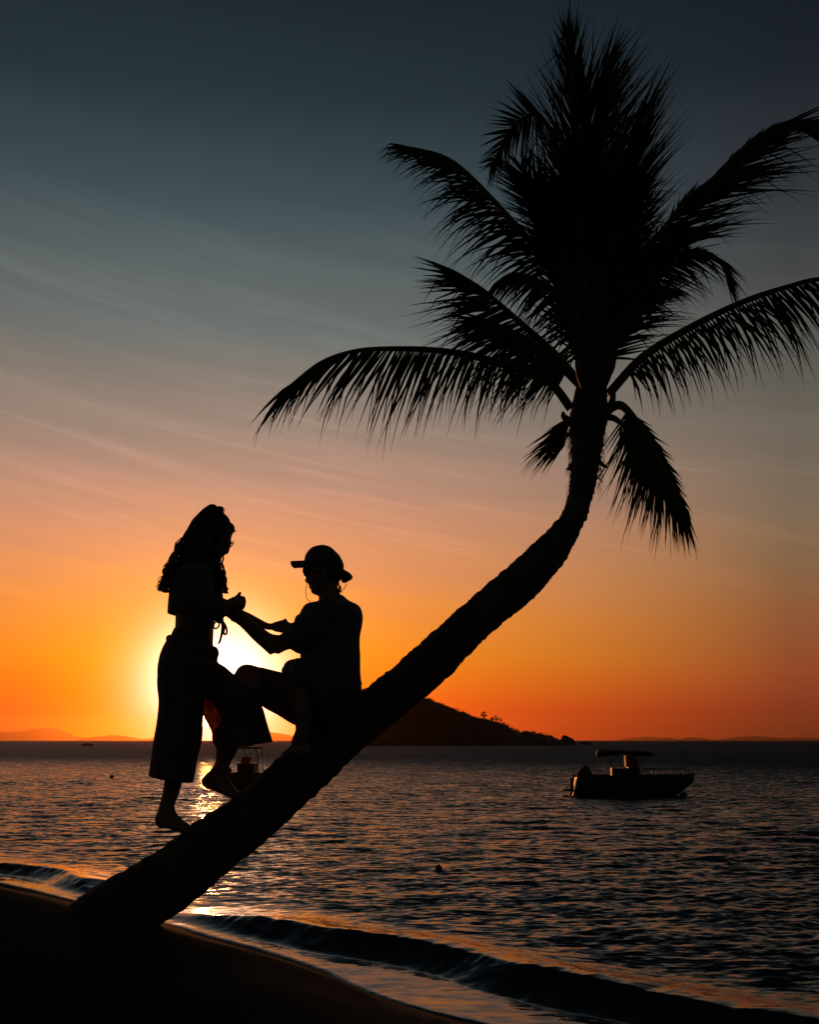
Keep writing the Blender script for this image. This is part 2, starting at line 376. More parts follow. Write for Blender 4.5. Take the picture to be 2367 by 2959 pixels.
    def mr(a, b_, c, d_):
        q = N('ShaderNodeMapRange'); q.interpolation_type = 'SMOOTHSTEP'; LK(ad.outputs['Fac'], q.inputs[0])
        for k_, x in enumerate((a, b_, c, d_)): q.inputs[k_ + 1].default_value = x
        return q.outputs[0]
    sc_ = N('ShaderNodeVectorMath'); sc_.operation = 'SCALE'; LK(rip, sc_.inputs[0]); LK(mr(0.6, 3.5, 0.14, 0.8), sc_.inputs['Scale']); LK(mr(0.4, 2.5, 0.07, 0.16), b.inputs['Roughness'])
    bi = N('ShaderNodeVectorMath'); bi.operation = 'SCALE'; bi.inputs[0].default_value = (-0.25, -0.97, 0); bsum = N('ShaderNodeMath'); bsum.operation = 'ADD'; LK(mr(0.9, 3.5, 0.02, 0.15), bsum.inputs[0]); LK(mr(6.0, 110.0, 0.0, 0.22), bsum.inputs[1]); LK(bsum.outputs[0], bi.inputs['Scale'])
    geo = N('ShaderNodeNewGeometry')
    LK(vm('NORMALIZE', vm('ADD', geo.outputs['Normal'], vm('ADD', sc_.outputs[0], bi.outputs[0])), (0, 0, 0)), b.inputs['Normal'])
    structure(put('water', me, m))
build_water()

# ------------------------------------------------------------------ far hills, island
def mound(name, prof, Y, depth, mat, rough=0.06, seed=1, rows=9, sub=6, z0=-2.0):
    pr = np.array(prof, float); px = np.interp(np.linspace(0, len(pr) - 1, (len(pr) - 1) * sub + 1), range(len(pr)), pr[:, 0])
    py = np.interp(np.linspace(0, len(pr) - 1, (len(pr) - 1) * sub + 1), range(len(pr)), pr[:, 1])
    X = (px - CX) / F * Y; h = np.maximum(CAMZ + (HOR - py) / F * Y, 0.0)
    w = np.linspace(-1, 1, rows); v = []
    for j, s in enumerate(w):
        hh = h * (1 - abs(s) ** 1.6) * (1 + rough * (vnoise(np.arange(len(X)) * 0.7, np.full(len(X), j * 1.7), seed) - 0.5))
        hh = np.where(abs(s) > 0.99, z0, np.maximum(hh, z0)); v.append(np.c_[X, np.full(len(X), Y + s * depth), hh])
    n = len(X); f = [(j * n + i, j * n + i + 1, (j + 1) * n + i + 1, (j + 1) * n + i) for j in range(rows - 1) for i in range(n - 1)]
    return structure(put(name, MB().add(np.vstack(v), f).mesh(name), mat))
HILLM = material('far_hill_mat', (0.06, 0.07, 0.05), 0.9, 0.2, 0.002)
z6 = conv(0, 2050, 3.75); z4 = conv(1600, 2100, 3.92)
HY = 34000.0
mound('hills', [(-400, 2139), (-200, 2122), (-60, 2114)] + [z6(*q) for q in [(0, 243), (250, 235), (350, 215), (440, 200), (535, 191), (620, 205), (700, 240), (770, 280), (900, 300), (1050, 318), (1300, 336)]], HY, 1500, HILLM, 0.03)
mound('hills', [z6(*q) for q in [(860, 335), (900, 318), (1040, 290), (1100, 293), (1190, 273), (1350, 285), (1450, 303), (1500, 320), (1620, 318), (1680, 302), (1760, 310), (1900, 322)]] + [(540, 2139)], HY * 0.8, 900, HILLM, 0.03, 2)
mound('hills', [(690, 2139), (730, 2125), (760, 2113), (781, 2115), (806, 2118), (841, 2125), (870, 2130), (960, 2139)], HY * 0.85, 900, HILLM, 0.03, 5)
mound('hills', [z4(*q) for q in [(560, 158), (620, 155), (700, 150), (850, 125), (950, 118), (1050, 108), (1190, 118), (1300, 140), (1420, 158)]], HY * 0.95, 900, HILLM, 0.03, 3)
mound('hills', [z4(*q) for q in [(900, 158), (1100, 146), (1190, 130), (1270, 117), (1340, 124), (1430, 149), (1500, 125), (1560, 114), (1690, 128), (1725, 150), (1900, 140), (2100, 110), (2300, 105), (2600, 125), (2900, 120), (3200, 140), (3500, 157)]], HY * 0.75, 800, HILLM, 0.03, 4)

ROCKM = material('dark_rock_mat', (0.10, 0.09, 0.08), 0.85, 0.3, 0.4, 0.6, bscale=2)
ISLM = material('island_scrub_mat', (0.05, 0.06, 0.035), 0.9, 0.35, 0.2, 0.5, bscale=1.2)
LEAFM = material('bush_leaf_mat', (0.05, 0.07, 0.03), 0.8, 0.3, 2.0)
BARKM = material('tree_bark_mat', (0.10, 0.08, 0.06), 0.9, 0.3, 6.0)
z5 = conv(1180, 1980, 2.974); IY = 540.0
iprof = [(860, 2150), (900, 2110), (940, 2060), (990, 2015), (1050, 1990), (1120, 1986), (1180, 2000)] + [z5(*q) for q in
         [(145, 104), (250, 146), (340, 186), (440, 222), (480, 232), (560, 270), (700, 297), (830, 336), (900, 380), (975, 406), (1020, 392), (1080, 408), (1140, 420), (1220, 436), (1262, 452), (1285, 480), (1310, 505)]]
mound('island', iprof, IY, 40, ISLM, 0.05, 6, rows=13, z0=-1.0)
def leaf_cluster(mb, c, r, n, leaf, g):
    for _ in range(n):
        d = g.normal(size=3); d /= np.linalg.norm(d); p = c + d * r * (0.35 + 0.65 * g.random() ** 0.5)
        a = g.normal(size=3); a /= np.linalg.norm(a); b = np.cross(a, g.normal(size=3)); b /= np.linalg.norm(b); s = leaf * (0.6 + 0.8 * g.random())
        mb.add([p - a * s, p + b * s * 0.5, p + a * s, p - b * s * 0.5], [(0, 1, 2, 3)])
def island_scrub():
    g = np.random.default_rng(5); mb = MB(); pr = np.array(iprof); mp = P(0, 0, IY)
    for px in np.linspace(900, 1606, 190):
        py = np.interp(px, pr[:, 0], pr[:, 1]); yy = IY + g.normal() * 6
        c = P(px + g.normal() * 3, py + 2, yy); r = (0.45 + 0.9 * g.random() ** 2) * (1.25 if px < 1560 else 0.6)
        leaf_cluster(mb, c, np.array([r * 1.3, r * 1.3, r]), 34, 0.28, g)
    for _ in range(260):                                  # scrub down the seaward and lee slopes
        px = 900 + 690 * g.random(); py = np.interp(px, pr[:, 0], pr[:, 1]); s = g.random() * 0.8
        h = max(0, CAMZ + (HOR - py) / F * IY) * (1 - s ** 1.6); r = 0.6 + 0.9 * g.random()
        leaf_cluster(mb, np.array([(px - CX) / F * IY, IY - s * 40, h]), np.array([r, r, r]), 16, 0.4, g)
    o = put('island_scrub', mb.mesh('island_scrub'), LEAFM, smooth=False); structure(o, 'stuff')
    o['label'] = 'dark low scrub covering the slope of the island'
island_scrub()
def island_tree(px0, py0, blobs, label, trunk_top):
    base = P(px0, py0, IY); t = thing('tree', base, label, 'tree', 'trees standing up on the island ridge'); g = np.random.default_rng(int(px0))
    mb = MB(); top = P(*trunk_top, IY); tube(mb, [base - np.array([0, 0, 0.6]), (base + top) / 2 + np.array([0.15, 0, 0]), top], [0.22, 0.15, 0.07])
    for bx, by, r in blobs: tube(mb, [(base + top) / 2, P(bx, by, IY)], [0.1, 0.04])
    part('trunk', mb, BARKM, t); cm = MB()
    for bx, by, r in blobs: leaf_cluster(cm, P(bx, by, IY), np.array([r, r, r * 0.8]), 70, 0.24, g)
    part('crown', cm, LEAFM, t, False)
def zz(L): return [(*z5(x, y), r) for x, y, r in L]
island_tree(*z5(650, 292), zz([(640, 240, 0.9), (655, 232, 0.85), (632, 258, 0.7), (665, 256, 0.75), (652, 268, 0.7)]), 'slender tree with an airy crown on the island ridge', z5(650, 240))
island_tree(*z5(755, 320), zz([(725, 280, 1.0), (750, 268, 1.1), (780, 282, 1.1), (795, 298, 0.9), (760, 292, 1.1), (715, 290, 0.6)]), 'broad flat-topped tree on the island ridge nearest the point', z5(756, 275))
def rock(px, py, w, h, Y, label, seed):
    g = np.random.default_rng(seed); c = P(px, py, Y); mb = MB(); ellipsoid(mb, (0, 0, 0), (w, w * 0.8, h), 16, 10)
    v = mb.v[0]; v += (vnoise(v[:, 0] * 2 / w + 9, v[:, 2] * 2 / w + v[:, 1], seed)[:, None] - 0.5) * v * 0.7; 
    o = put('rock', mb.mesh('rock'), ROCKM, origin=None, smooth=False); o.location = tuple(c); tag(o, label, 'rock', 'rocks off the point of the island' if Y > 500 else None)
rock(*z5(1365, 480), 2.9, 3.0, IY, 'largest dark rock just off the tip of the island', 1)
rock(*z5(1318, 494), 2.4, 1.6, IY, 'low rock filling the gap between the island tip and the largest rock', 2)
rock(*z5(1402, 492), 2.0, 2.0, IY, 'sloping rock on the seaward flank of the largest rock', 3)
rock(*z5(1525, 496), 2.9, 0.8, IY * 0.97, 'flat outlying rock awash on its own farthest from the island', 4)
rock(255, 2152, 2.5, 0.9, 470, 'low dark reef rock far out to the left of the standing person', 7)

# ------------------------------------------------------------------ palm tree
TRUNKM = material('palm_trunk_mat', (0.085, 0.072, 0.062), 0.9, 0.35, 5.0, 0.8, bscale=22)
FRONDM = material('palm_leaf_mat', (0.055, 0.075, 0.03), 0.75, 0.3, 4.0, spec=0.1)
RIBM = material('palm_rib_mat', (0.10, 0.09, 0.045), 0.6, 0.25, 6.0)
FIBM = material('palm_fibre_mat', (0.11, 0.08, 0.05), 0.9, 0.3, 20.0)
TS = [(-330, 2290, -120, 2385, 4.78), (-150, 2130, 40, 2205, 4.84), (20, 1995, 205, 2055, 4.88), (165, 1893, 345, 1945, 4.9), (300, 1815, 438, 1876, 4.95), (385, 1752, 520, 1803, 5.0), (452, 1714, 602, 1735, 5.03),
      (560, 1622, 690, 1648, 5.08), (660, 1536, 772, 1570, 5.15), (765, 1458, 893, 1468, 5.3), (850, 1388, 962, 1408, 5.5), (940, 1308, 1050, 1317, 5.75), (1050, 1213, 1132, 1250, 6.1),
      (1110, 1158, 1185, 1188, 6.3), (1162, 1110, 1218, 1134, 6.5), (1187, 1073, 1240, 1078, 6.65), (1200, 1022, 1252, 1030, 6.85), (1205, 975, 1262, 980, 7.0), (1203, 930, 1272, 930, 7.1), (1200, 885, 1280, 880, 7.15),
      (1210, 830, 1278, 828, 7.2), (1221, 780, 1278, 776, 7.2), (1228, 720, 1270, 718, 7.2), (1236, 660, 1262, 660, 7.2)]
palm = thing('palm_tree', P(200 * K, 1975 * K, 4.88), 'coconut palm leaning out over the water with two people on its trunk', 'palm tree')
def build_trunk():
    rows = []
    for ax, ay, bx, by, Y in TS:
        a = P(*ZD(ax, ay), Y); b = P(*ZD(bx, by), Y); rows.append([*((a + b) / 2), *((b - a) / 2)])
    rows = np.array(rows); tg = np.gradient(rows[:, [0, 2]], axis=0); tg /= np.linalg.norm(tg, axis=1)[:, None]
    rad = np.abs(rows[:, 3] * tg[:, 1] - rows[:, 5] * tg[:, 0]); A = np.c_[rows[:, :3], rad]; M_ = 26; A = catmull(A, M_); p, r = A[:, :3], A[:, 3]
    T = np.gradient(p, axis=0); T /= np.linalg.norm(T, axis=1)[:, None]; L = np.r_[0, np.cumsum(np.linalg.norm(np.diff(p, axis=0), axis=1))]
    k = 48; th = np.linspace(0, 2 * math.pi, k, endpoint=False); n = np.array([0, 1.0, 0]); rings = []
    for i in range(len(p)):
        n = n - T[i] * n.dot(T[i]); n /= np.linalg.norm(n); b = np.cross(T[i], n)
        wob = vnoise(np.full(k, L[i] * 1.1), np.cos(th) * 1.0 + 5, 41) - 0.5
        ph = (L[i] / 0.075 + wob * 2.2 + 0.35 * np.sin(th + L[i] * 2)) % 1.0
        scar = np.where(ph < 0.25, ph / 0.25, 1 - (ph - 0.25) / 0.75)
        chip = vnoise(L[i] * 14 + th * 0, np.cos(th) * 4 + np.sin(th) * 3 + 20, 42) - 0.5
        fine = vnoise(L[i] * 40 + th * 0, th * 7, 43) - 0.5
        low = vnoise(L[i] * 2.5 + th * 0, np.cos(th) * 1.2 + np.sin(th) * 0.8 + 9, 44) - 0.5
        rr = r[i] * (1 + 0.035 * low) - 0.004 + 0.007 * scar + 0.014 * chip + 0.005 * fine
        rings.append(p[i] + rr[:, None] * (np.cos(th)[:, None] * n + np.sin(th)[:, None] * b))
    mb = MB(); rings_to(mb, rings); part('trunk', mb, TRUNKM, palm)
build_trunk()

def frond(pts, ydep, L, sides, alpha, droop, n=62, t0=0.12, r0=0.030, width=0.0185, jit=0.055, seed=0, tipL=1.0, ybase=7.2):
    """pts in overview pixels; ydep: depth offset at the tip (m); L: leaflet length (overview px) at base, middle, tip;
    sides: outward direction (right, down, away) of each row of leaflets"""
    g = np.random.default_rng(seed + 100); m = len(pts); n = int(n * 1.12)
    W = np.array([P(*ZD(x, y), ybase + ydep * (i / (m - 1)) ** 1.4) for i, (x, y) in enumerate(pts)])
    A = catmull(W, 12); s = np.r_[0, np.cumsum(np.linalg.norm(np.diff(A, axis=0), axis=1))]; s /= s[-1]
    rib = MB(); rr = r0 * (1 - s) ** 0.8 + 0.0035; tube(rib, A, rr, m=1, k=8)
    at = lambda t: np.array([np.interp(t, s, A[:, i]) for i in range(3)])
    mb = MB(); px2m = K * ybase / F
    for si, sd in enumerate(sides):
        D = np.array([sd[0], sd[2], -sd[1]], float); D /= np.linalg.norm(D); Ls = sd[3] if len(sd) > 3 else 1.0
        for j in range(n):
            t = t0 + (1 - t0) * min(1, (j + 0.5 * si + 0.35 * g.random()) / n); p0 = at(t); T = at(min(1, t + 0.02)) - at(max(0, t - 0.02)); T /= np.linalg.norm(T)
            al = R(np.interp(t, [t0, 0.6, 1], alpha) + g.normal() * 3); Dp = D - T * D.dot(T) * 0.6; Dp /= np.linalg.norm(Dp)
            d = math.cos(al) * T + math.sin(al) * Dp + g.normal(size=3) * jit; d /= np.linalg.norm(d)
            ln = np.interp(t, [t0, t0 + 0.1, 0.55, 1], [L[0] * 0.6, L[0], L[1], L[2]]) * px2m * Ls * (0.86 + 0.46 * g.random())
            dr = np.interp(t, [t0, 1], droop) * (0.6 + 0.9 * g.random()); kink = 0.35 + 0.4 * g.random() if g.random() < (0.06 + 0.22 * min(1, dr * 2)) else 2
            q = p0.copy(); dd = d.copy(); pts_ = [q.copy()]; ns = 7
            for i in range(ns):
                dd = dd + np.array([0, 0, -1]) * dr * 0.36 * (i + 1) / ns + (np.array([0, 0, -0.9]) if abs(i / ns - kink) < 0.5 / ns else 0) + g.normal(size=3) * 0.022
                dd /= np.linalg.norm(dd); q = q + dd * ln / ns; pts_.append(q.copy())
            pts_ = np.array(pts_); side = np.cross(d, np.array([0.25 * g.normal(), 1, 0.25 * g.normal()])); side /= np.linalg.norm(side) + 1e-9
            up = np.cross(side, d); prof = np.array([0.45, 1.0, 1, 0.86, 0.62, 0.38, 0.2, 0.03]) * width * (0.75 + 0.5 * g.random()) * 0.5
            va = pts_ + side * prof[:, None]; vb = pts_ - side * prof[:, None]; vc = pts_ + up * prof[:, None] * 0.45
            c = len(pts_); f = []
            for i in range(c - 1): f += [(i, i + 1, c * 2 + i + 1, c * 2 + i), (c * 2 + i, c * 2 + i + 1, c + i + 1, c + i)]
            mb.add(np.vstack([va, vb, vc]), f)
    o = part('frond', mb, FRONDM, palm, False); me = rib.mesh('rachis')
    q = part('rachis', me, RIBM, palm); q.parent = o; return o

zp = conv(1080, 0, 1.334)
def U(*L): return [tuple(q / K for q in zp(x, y)) for x, y in L]
lr = [(-1, 0, .3), (1, 0, -.3)]; rg = [(1, 0, .3), (1, 0, -.3)]; lf = [(-1, 0, .3), (-1, 0, -.3)]
FR = [  # points, depth at the tip, leaflet lengths, sides, alpha, droop, extra
 (U((760, 1575), (690, 1485), (600, 1432), (500, 1405), (380, 1372), (250, 1352), (100, 1345), (-60, 1352), (-200, 1395), (-330, 1490)), -0.5, (125, 185, 120), [(-.25, 1, .5), (-.25, 1, -.5)], (88, 64, 12), (.5, .22), dict(n=64, t0=.18)),
 (U((795, 1480), (705, 1372), (560, 1240), (430, 1125), (330, 1055)), -0.7, (150, 185, 120), [(-.45, 1, -.35), (-.15, 1, .4)], (88, 50, 8), (.12, .02), dict(n=54, t0=.12)),
 (U((792, 1480), (690, 1385), (590, 1310), (500, 1262), (440, 1235)), -0.4, (140, 150, 120), [(-.3, 1, .35), (-.95, .35, -.3)], (86, 55, 12), (.15, .05), dict(n=44, t0=.15)),
 (U((800, 1250), (655, 1000), (485, 800), (350, 660), (270, 605), (190, 580), (120, 565)), 0.3, (150, 140, 70), [(-.6, .8, .45), (-.8, .6, -.45)], (66, 56, 14), (.6, .3), dict(n=66, t0=.22)),
 (U((810, 1150), (715, 620), (655, 465), (595, 448), (525, 505), (480, 590), (450, 645)), 0.7, (100, 100, 55), [(-.6, -.8, .2), (.55, .85, -.2)], (80, 78, 18), (.02, .05), dict(n=36, t0=.62)),
 (U((830, 1470), (805, 900), (782, 560), (764, 320), (750, 150)), 0.6, (200, 230, 120), lr, (36, 21, 6), (.03, .0), dict(n=76, t0=.12)),
 (U((870, 1480), (862, 900), (866, 600), (874, 390), (884, 260)), 0.7, (220, 270, 160), rg, (38, 31, 14), (.06, .02), dict(n=70, t0=.12)),
 (U((890, 1470), (905, 980), (935, 800), (965, 640), (985, 540)), -0.4, (160, 185, 140), [(1, .0, -.3), (1, .15, .3)], (44, 32, 16), (.14, .06), dict(n=60, t0=.12)),
 (U((815, 1460), (745, 1000), (660, 830), (600, 720), (572, 650)), -0.5, (125, 125, 85), [(-1, 0, .3), (-1, .25, -.3), (1, -.3, -.3)], (40, 34, 16), (.08, .1), dict(n=56, t0=.15)),
 (U((850, 1480), (828, 1000), (818, 720), (822, 540), (826, 420)), -0.5, (170, 215, 150), lr, (42, 28, 10), (.05, .02), dict(n=76, t0=.1)),
 (U((905, 1440), (940, 1050), (985, 900), (1020, 800), (1045, 730)), 0.4, (110, 110, 75), [(-1, -.2, .3), (1, .1, -.3)], (45, 32, 14), (.2, .1), dict(n=50, t0=.12)),
 (U((912, 1420), (985, 1060), (1120, 885), (1210, 770), (1310, 690), (1430, 570), (1530, 500), (1600, 480), (1690, 500), (1760, 560)), -0.4, (190, 205, 100), [(.62, .75, .3), (.5, .85, -.3), (.6, .8, .0, .85), (-.55, -.6, 1.2, .22)], (40, 28, 12), (.02, .2), dict(n=84, t0=.06)),
 (U((908, 1430), (960, 1120), (1070, 1020), (1190, 972), (1290, 978), (1345, 1030), (1368, 1100)), 0.5, (150, 130, 65), [(.95, .5, .2), (.8, .75, -.2), (.3, -.9, .4, .3)], (60, 52, 10), (.22, .5), dict(n=54, t0=.05)),
 (U((905, 1520), (1040, 1375), (1230, 1258), (1430, 1162), (1600, 1105), (1717, 1077), (1880, 1080), (2030, 1140)), -0.6, (125, 170, 110), [(.2, 1, .5), (.35, 1, -.5)], (88, 66, 22), (.42, .3), dict(n=80, t0=.1)),
 (U((880, 1600), (945, 1562), (1000, 1610), (1065, 1710), (1130, 1830), (1196, 1955)), -0.5, (150, 175, 100), [(-.8, .6, .1), (-.7, .75, -.3, 1.05), (-.5, .85, .6, .75), (.9, .2, .4, .35)], (60, 38, 6), (.06, .06), dict(n=50, t0=.2)),
 (U((790, 1590), (760, 1615), (745, 1650), (738, 1690), (735, 1720)), 0.9, (115, 110, 85), [(-.9, .45, .1), (-.75, .7, -.2)], (85, 66, 28), (.1, .1), dict(n=17, t0=.1, r0=.012)),
 (U((806, 1450), (740, 1180), (640, 1090), (540, 1055), (470, 1090)), 0.8, (120, 105, 60), [(-.5, .85, .4), (-.1, 1, -.4)], (72, 60, 20), (.5, .4), dict(n=42, t0=.1)),
 (U((835, 1470), (815, 1080), (790, 880), (765, 720), (752, 620)), -0.6, (160, 170, 120), lr, (44, 30, 12), (.06, .03), dict(n=64, t0=.1)),
 (U((880, 1470), (890, 1100), (918, 960), (950, 800), (970, 720)), -0.5, (150, 170, 120), lr, (46, 32, 12), (.1, .08), dict(n=56, t0=.1)),
 (U((820, 1460), (765, 1090), (705, 920), (655, 790), (630, 720)), -0.4, (120, 130, 90), lr, (48, 36, 14), (.12, .1), dict(n=50, t0=.1)),
 (U((890, 1300), (925, 1220), (985, 1150), (1060, 1110), (1140, 1110)), 0.9, (140, 120, 70), [(.75, .7, .3), (.95, .4, -.3)], (50, 36, 12), (.12, .1), dict(n=34, t0=.08)),
]
for i, (pts, yd, L, sd, al, dr, kw) in enumerate(FR): frond(pts, yd, L, sd, al, dr, seed=i, **kw)
def crown_bits():
    g = np.random.default_rng(3)
    for (x0, y0), (x1, y1), (x2, y2), r, dyo in [((1225, 900), (1190, 880), (1186, 868), .030, -.05), ((1262, 900), (1288, 850), (1293, 815), .034, .05), ((1215, 960), (1202, 985), (1193, 988), .018, -.06),
                                       ((1222, 930), (1200, 915), (1190, 922), .024, .03), ((1255, 965), (1268, 978), (1280, 985), .020, -.05), ((1240, 830), (1222, 790), (1214, 765), .036, -.12), ((1258, 830), (1280, 790), (1290, 748), .036, -.1),
                                       ((1240, 880), (1290, 880), (1320, 905), .030, -.12)]:
        mb = MB(); ztube(mb, ZD, [(x0, y0), (x1, y1), (x2, y2)], [7.15, 7.1 + dyo, 7.1 + dyo * 2], [r * 1.1, r * .75, r * .3], m=6, k=12); part('leaf_base', mb, RIBM, palm)
    mb = MB()
    for _ in range(120):
        sgn = -1 if g.random() < .6 else 1; y = 890 + 140 * g.random(); x = (1206 if sgn < 0 else 1268) + (y - 900) * (.0 if sgn < 0 else -.08)
        a = P(*ZD(x, y), 7.0 + g.normal() * .1); d = np.array([sgn * (.02 + .06 * g.random() ** 2), g.normal() * .03, -.03 - .09 * g.random()]); d *= .7
        tube(mb, [a, a + d * .6, a + d + np.array([0, 0, -.03])], [.0022, .0016, .0006], m=3, k=4)
    structure(part('trunk_fibre', mb, FIBM, palm), 'stuff')
    for x, y in [(1262, 832), (1292, 838), (1282, 862)]:
        pass
crown_bits()

# ------------------------------------------------------------------ people
SKIN = material('skin_mat', (0.24, 0.15, 0.11), 0.55, 0.1, 12.0)
HAIRM = material('hair_mat', (0.05, 0.032, 0.022), 0.5, 0.3, 30.0)
TOPM = material('crop_top_mat', (0.14, 0.13, 0.13), 0.85, 0.15, 18.0, 0.3)
CULM = material('culotte_mat', (0.12, 0.10, 0.10), 0.85, 0.15, 14.0, 0.4)
def glow_patches(m):  # patchy red to orange sun glow put into the translucent colour
    nt = m.node_tree; tr = [n for n in nt.nodes if n.type == 'BSDF_TRANSLUCENT'][0]; tc = [n for n in nt.nodes if n.type == 'TEX_COORD'][0]
    q = nt.nodes.new('ShaderNodeTexNoise'); q.inputs['Scale'].default_value = 26; q.inputs['Detail'].default_value = 6; q.inputs['Distortion'].default_value = 1.5; nt.links.new(tc.outputs['Object'], q.inputs['Vector'])
    r = nt.nodes.new('ShaderNodeValToRGB'); r.color_ramp.elements[0].position = .40; r.color_ramp.elements[0].color = (.10, .008, .003, 1); r.color_ramp.elements[1].position = .66; r.color_ramp.elements[1].color = (.75, .17, .035, 1)
    nt.links.new(q.outputs[0], r.inputs[0]); nt.links.new(r.outputs[0], tr.inputs[0]); return m
FLAPM = material('glow_flap_mat', (0.10, 0.06, 0.05), 0.85, 0.5, 30.0, 0.5, transl=((0.42, 0.06, 0.012), 0.38))  # red translucent tint stands for the backlit glow in the culottes
TEEM = material('tee_mat', (0.13, 0.13, 0.14), 0.85, 0.15, 16.0, 0.3)
SHORTM = material('shorts_mat', (0.10, 0.10, 0.12), 0.85, 0.15, 16.0, 0.3)
CAPM = material('cap_mat', (0.09, 0.09, 0.10), 0.8, 0.15, 20.0)
DARKM = material('dark_plastic_mat', (0.03, 0.03, 0.03), 0.35, 0.1, 10.0)

def finger(mb, zc, pts, Y, r): ztube(mb, zc, pts, Y, [r * 1.05, r, r * .9, r * .6][:len(pts)] if len(pts) <= 4 else [r] * len(pts), m=5, k=10)

def wisps(mb, zc, path, Y, n, spread, wave, r, g, yspread=.03, tl=(0.6, 1.0)):
    path = catmull(np.array(path, float), 8)
    for _ in range(n):
        a = int(g.random() * len(path) * .45); b = min(len(path), a + 5 + int((tl[0] + (tl[1] - tl[0]) * g.random()) * (len(path) - a))); seg = path[a:b]
        if len(seg) < 4: continue
        ox = g.normal() * spread; ph = g.random() * 6.28; fr = 2.5 + 3 * g.random(); tt = np.linspace(0, 1, len(seg)); w = wave * (0.4 + g.random())
        xs = seg[:, 0] + ox * (0.2 + 0.8 * tt) + np.sin(ph + fr * tt * 6.28) * w * (0.15 + tt * .85); ys = seg[:, 1] + np.cos(ph * 2 + fr * tt * 6.28) * w * .3
        yy = Y + g.normal() * yspread + np.cos(ph + fr * tt * 6.28) * .01
        tube(mb, [P(*zc(x, y), q) for x, y, q in zip(xs, ys, yy)], np.interp(tt, [0, .6, 1], [r, r, r * .4]), m=2, k=5)

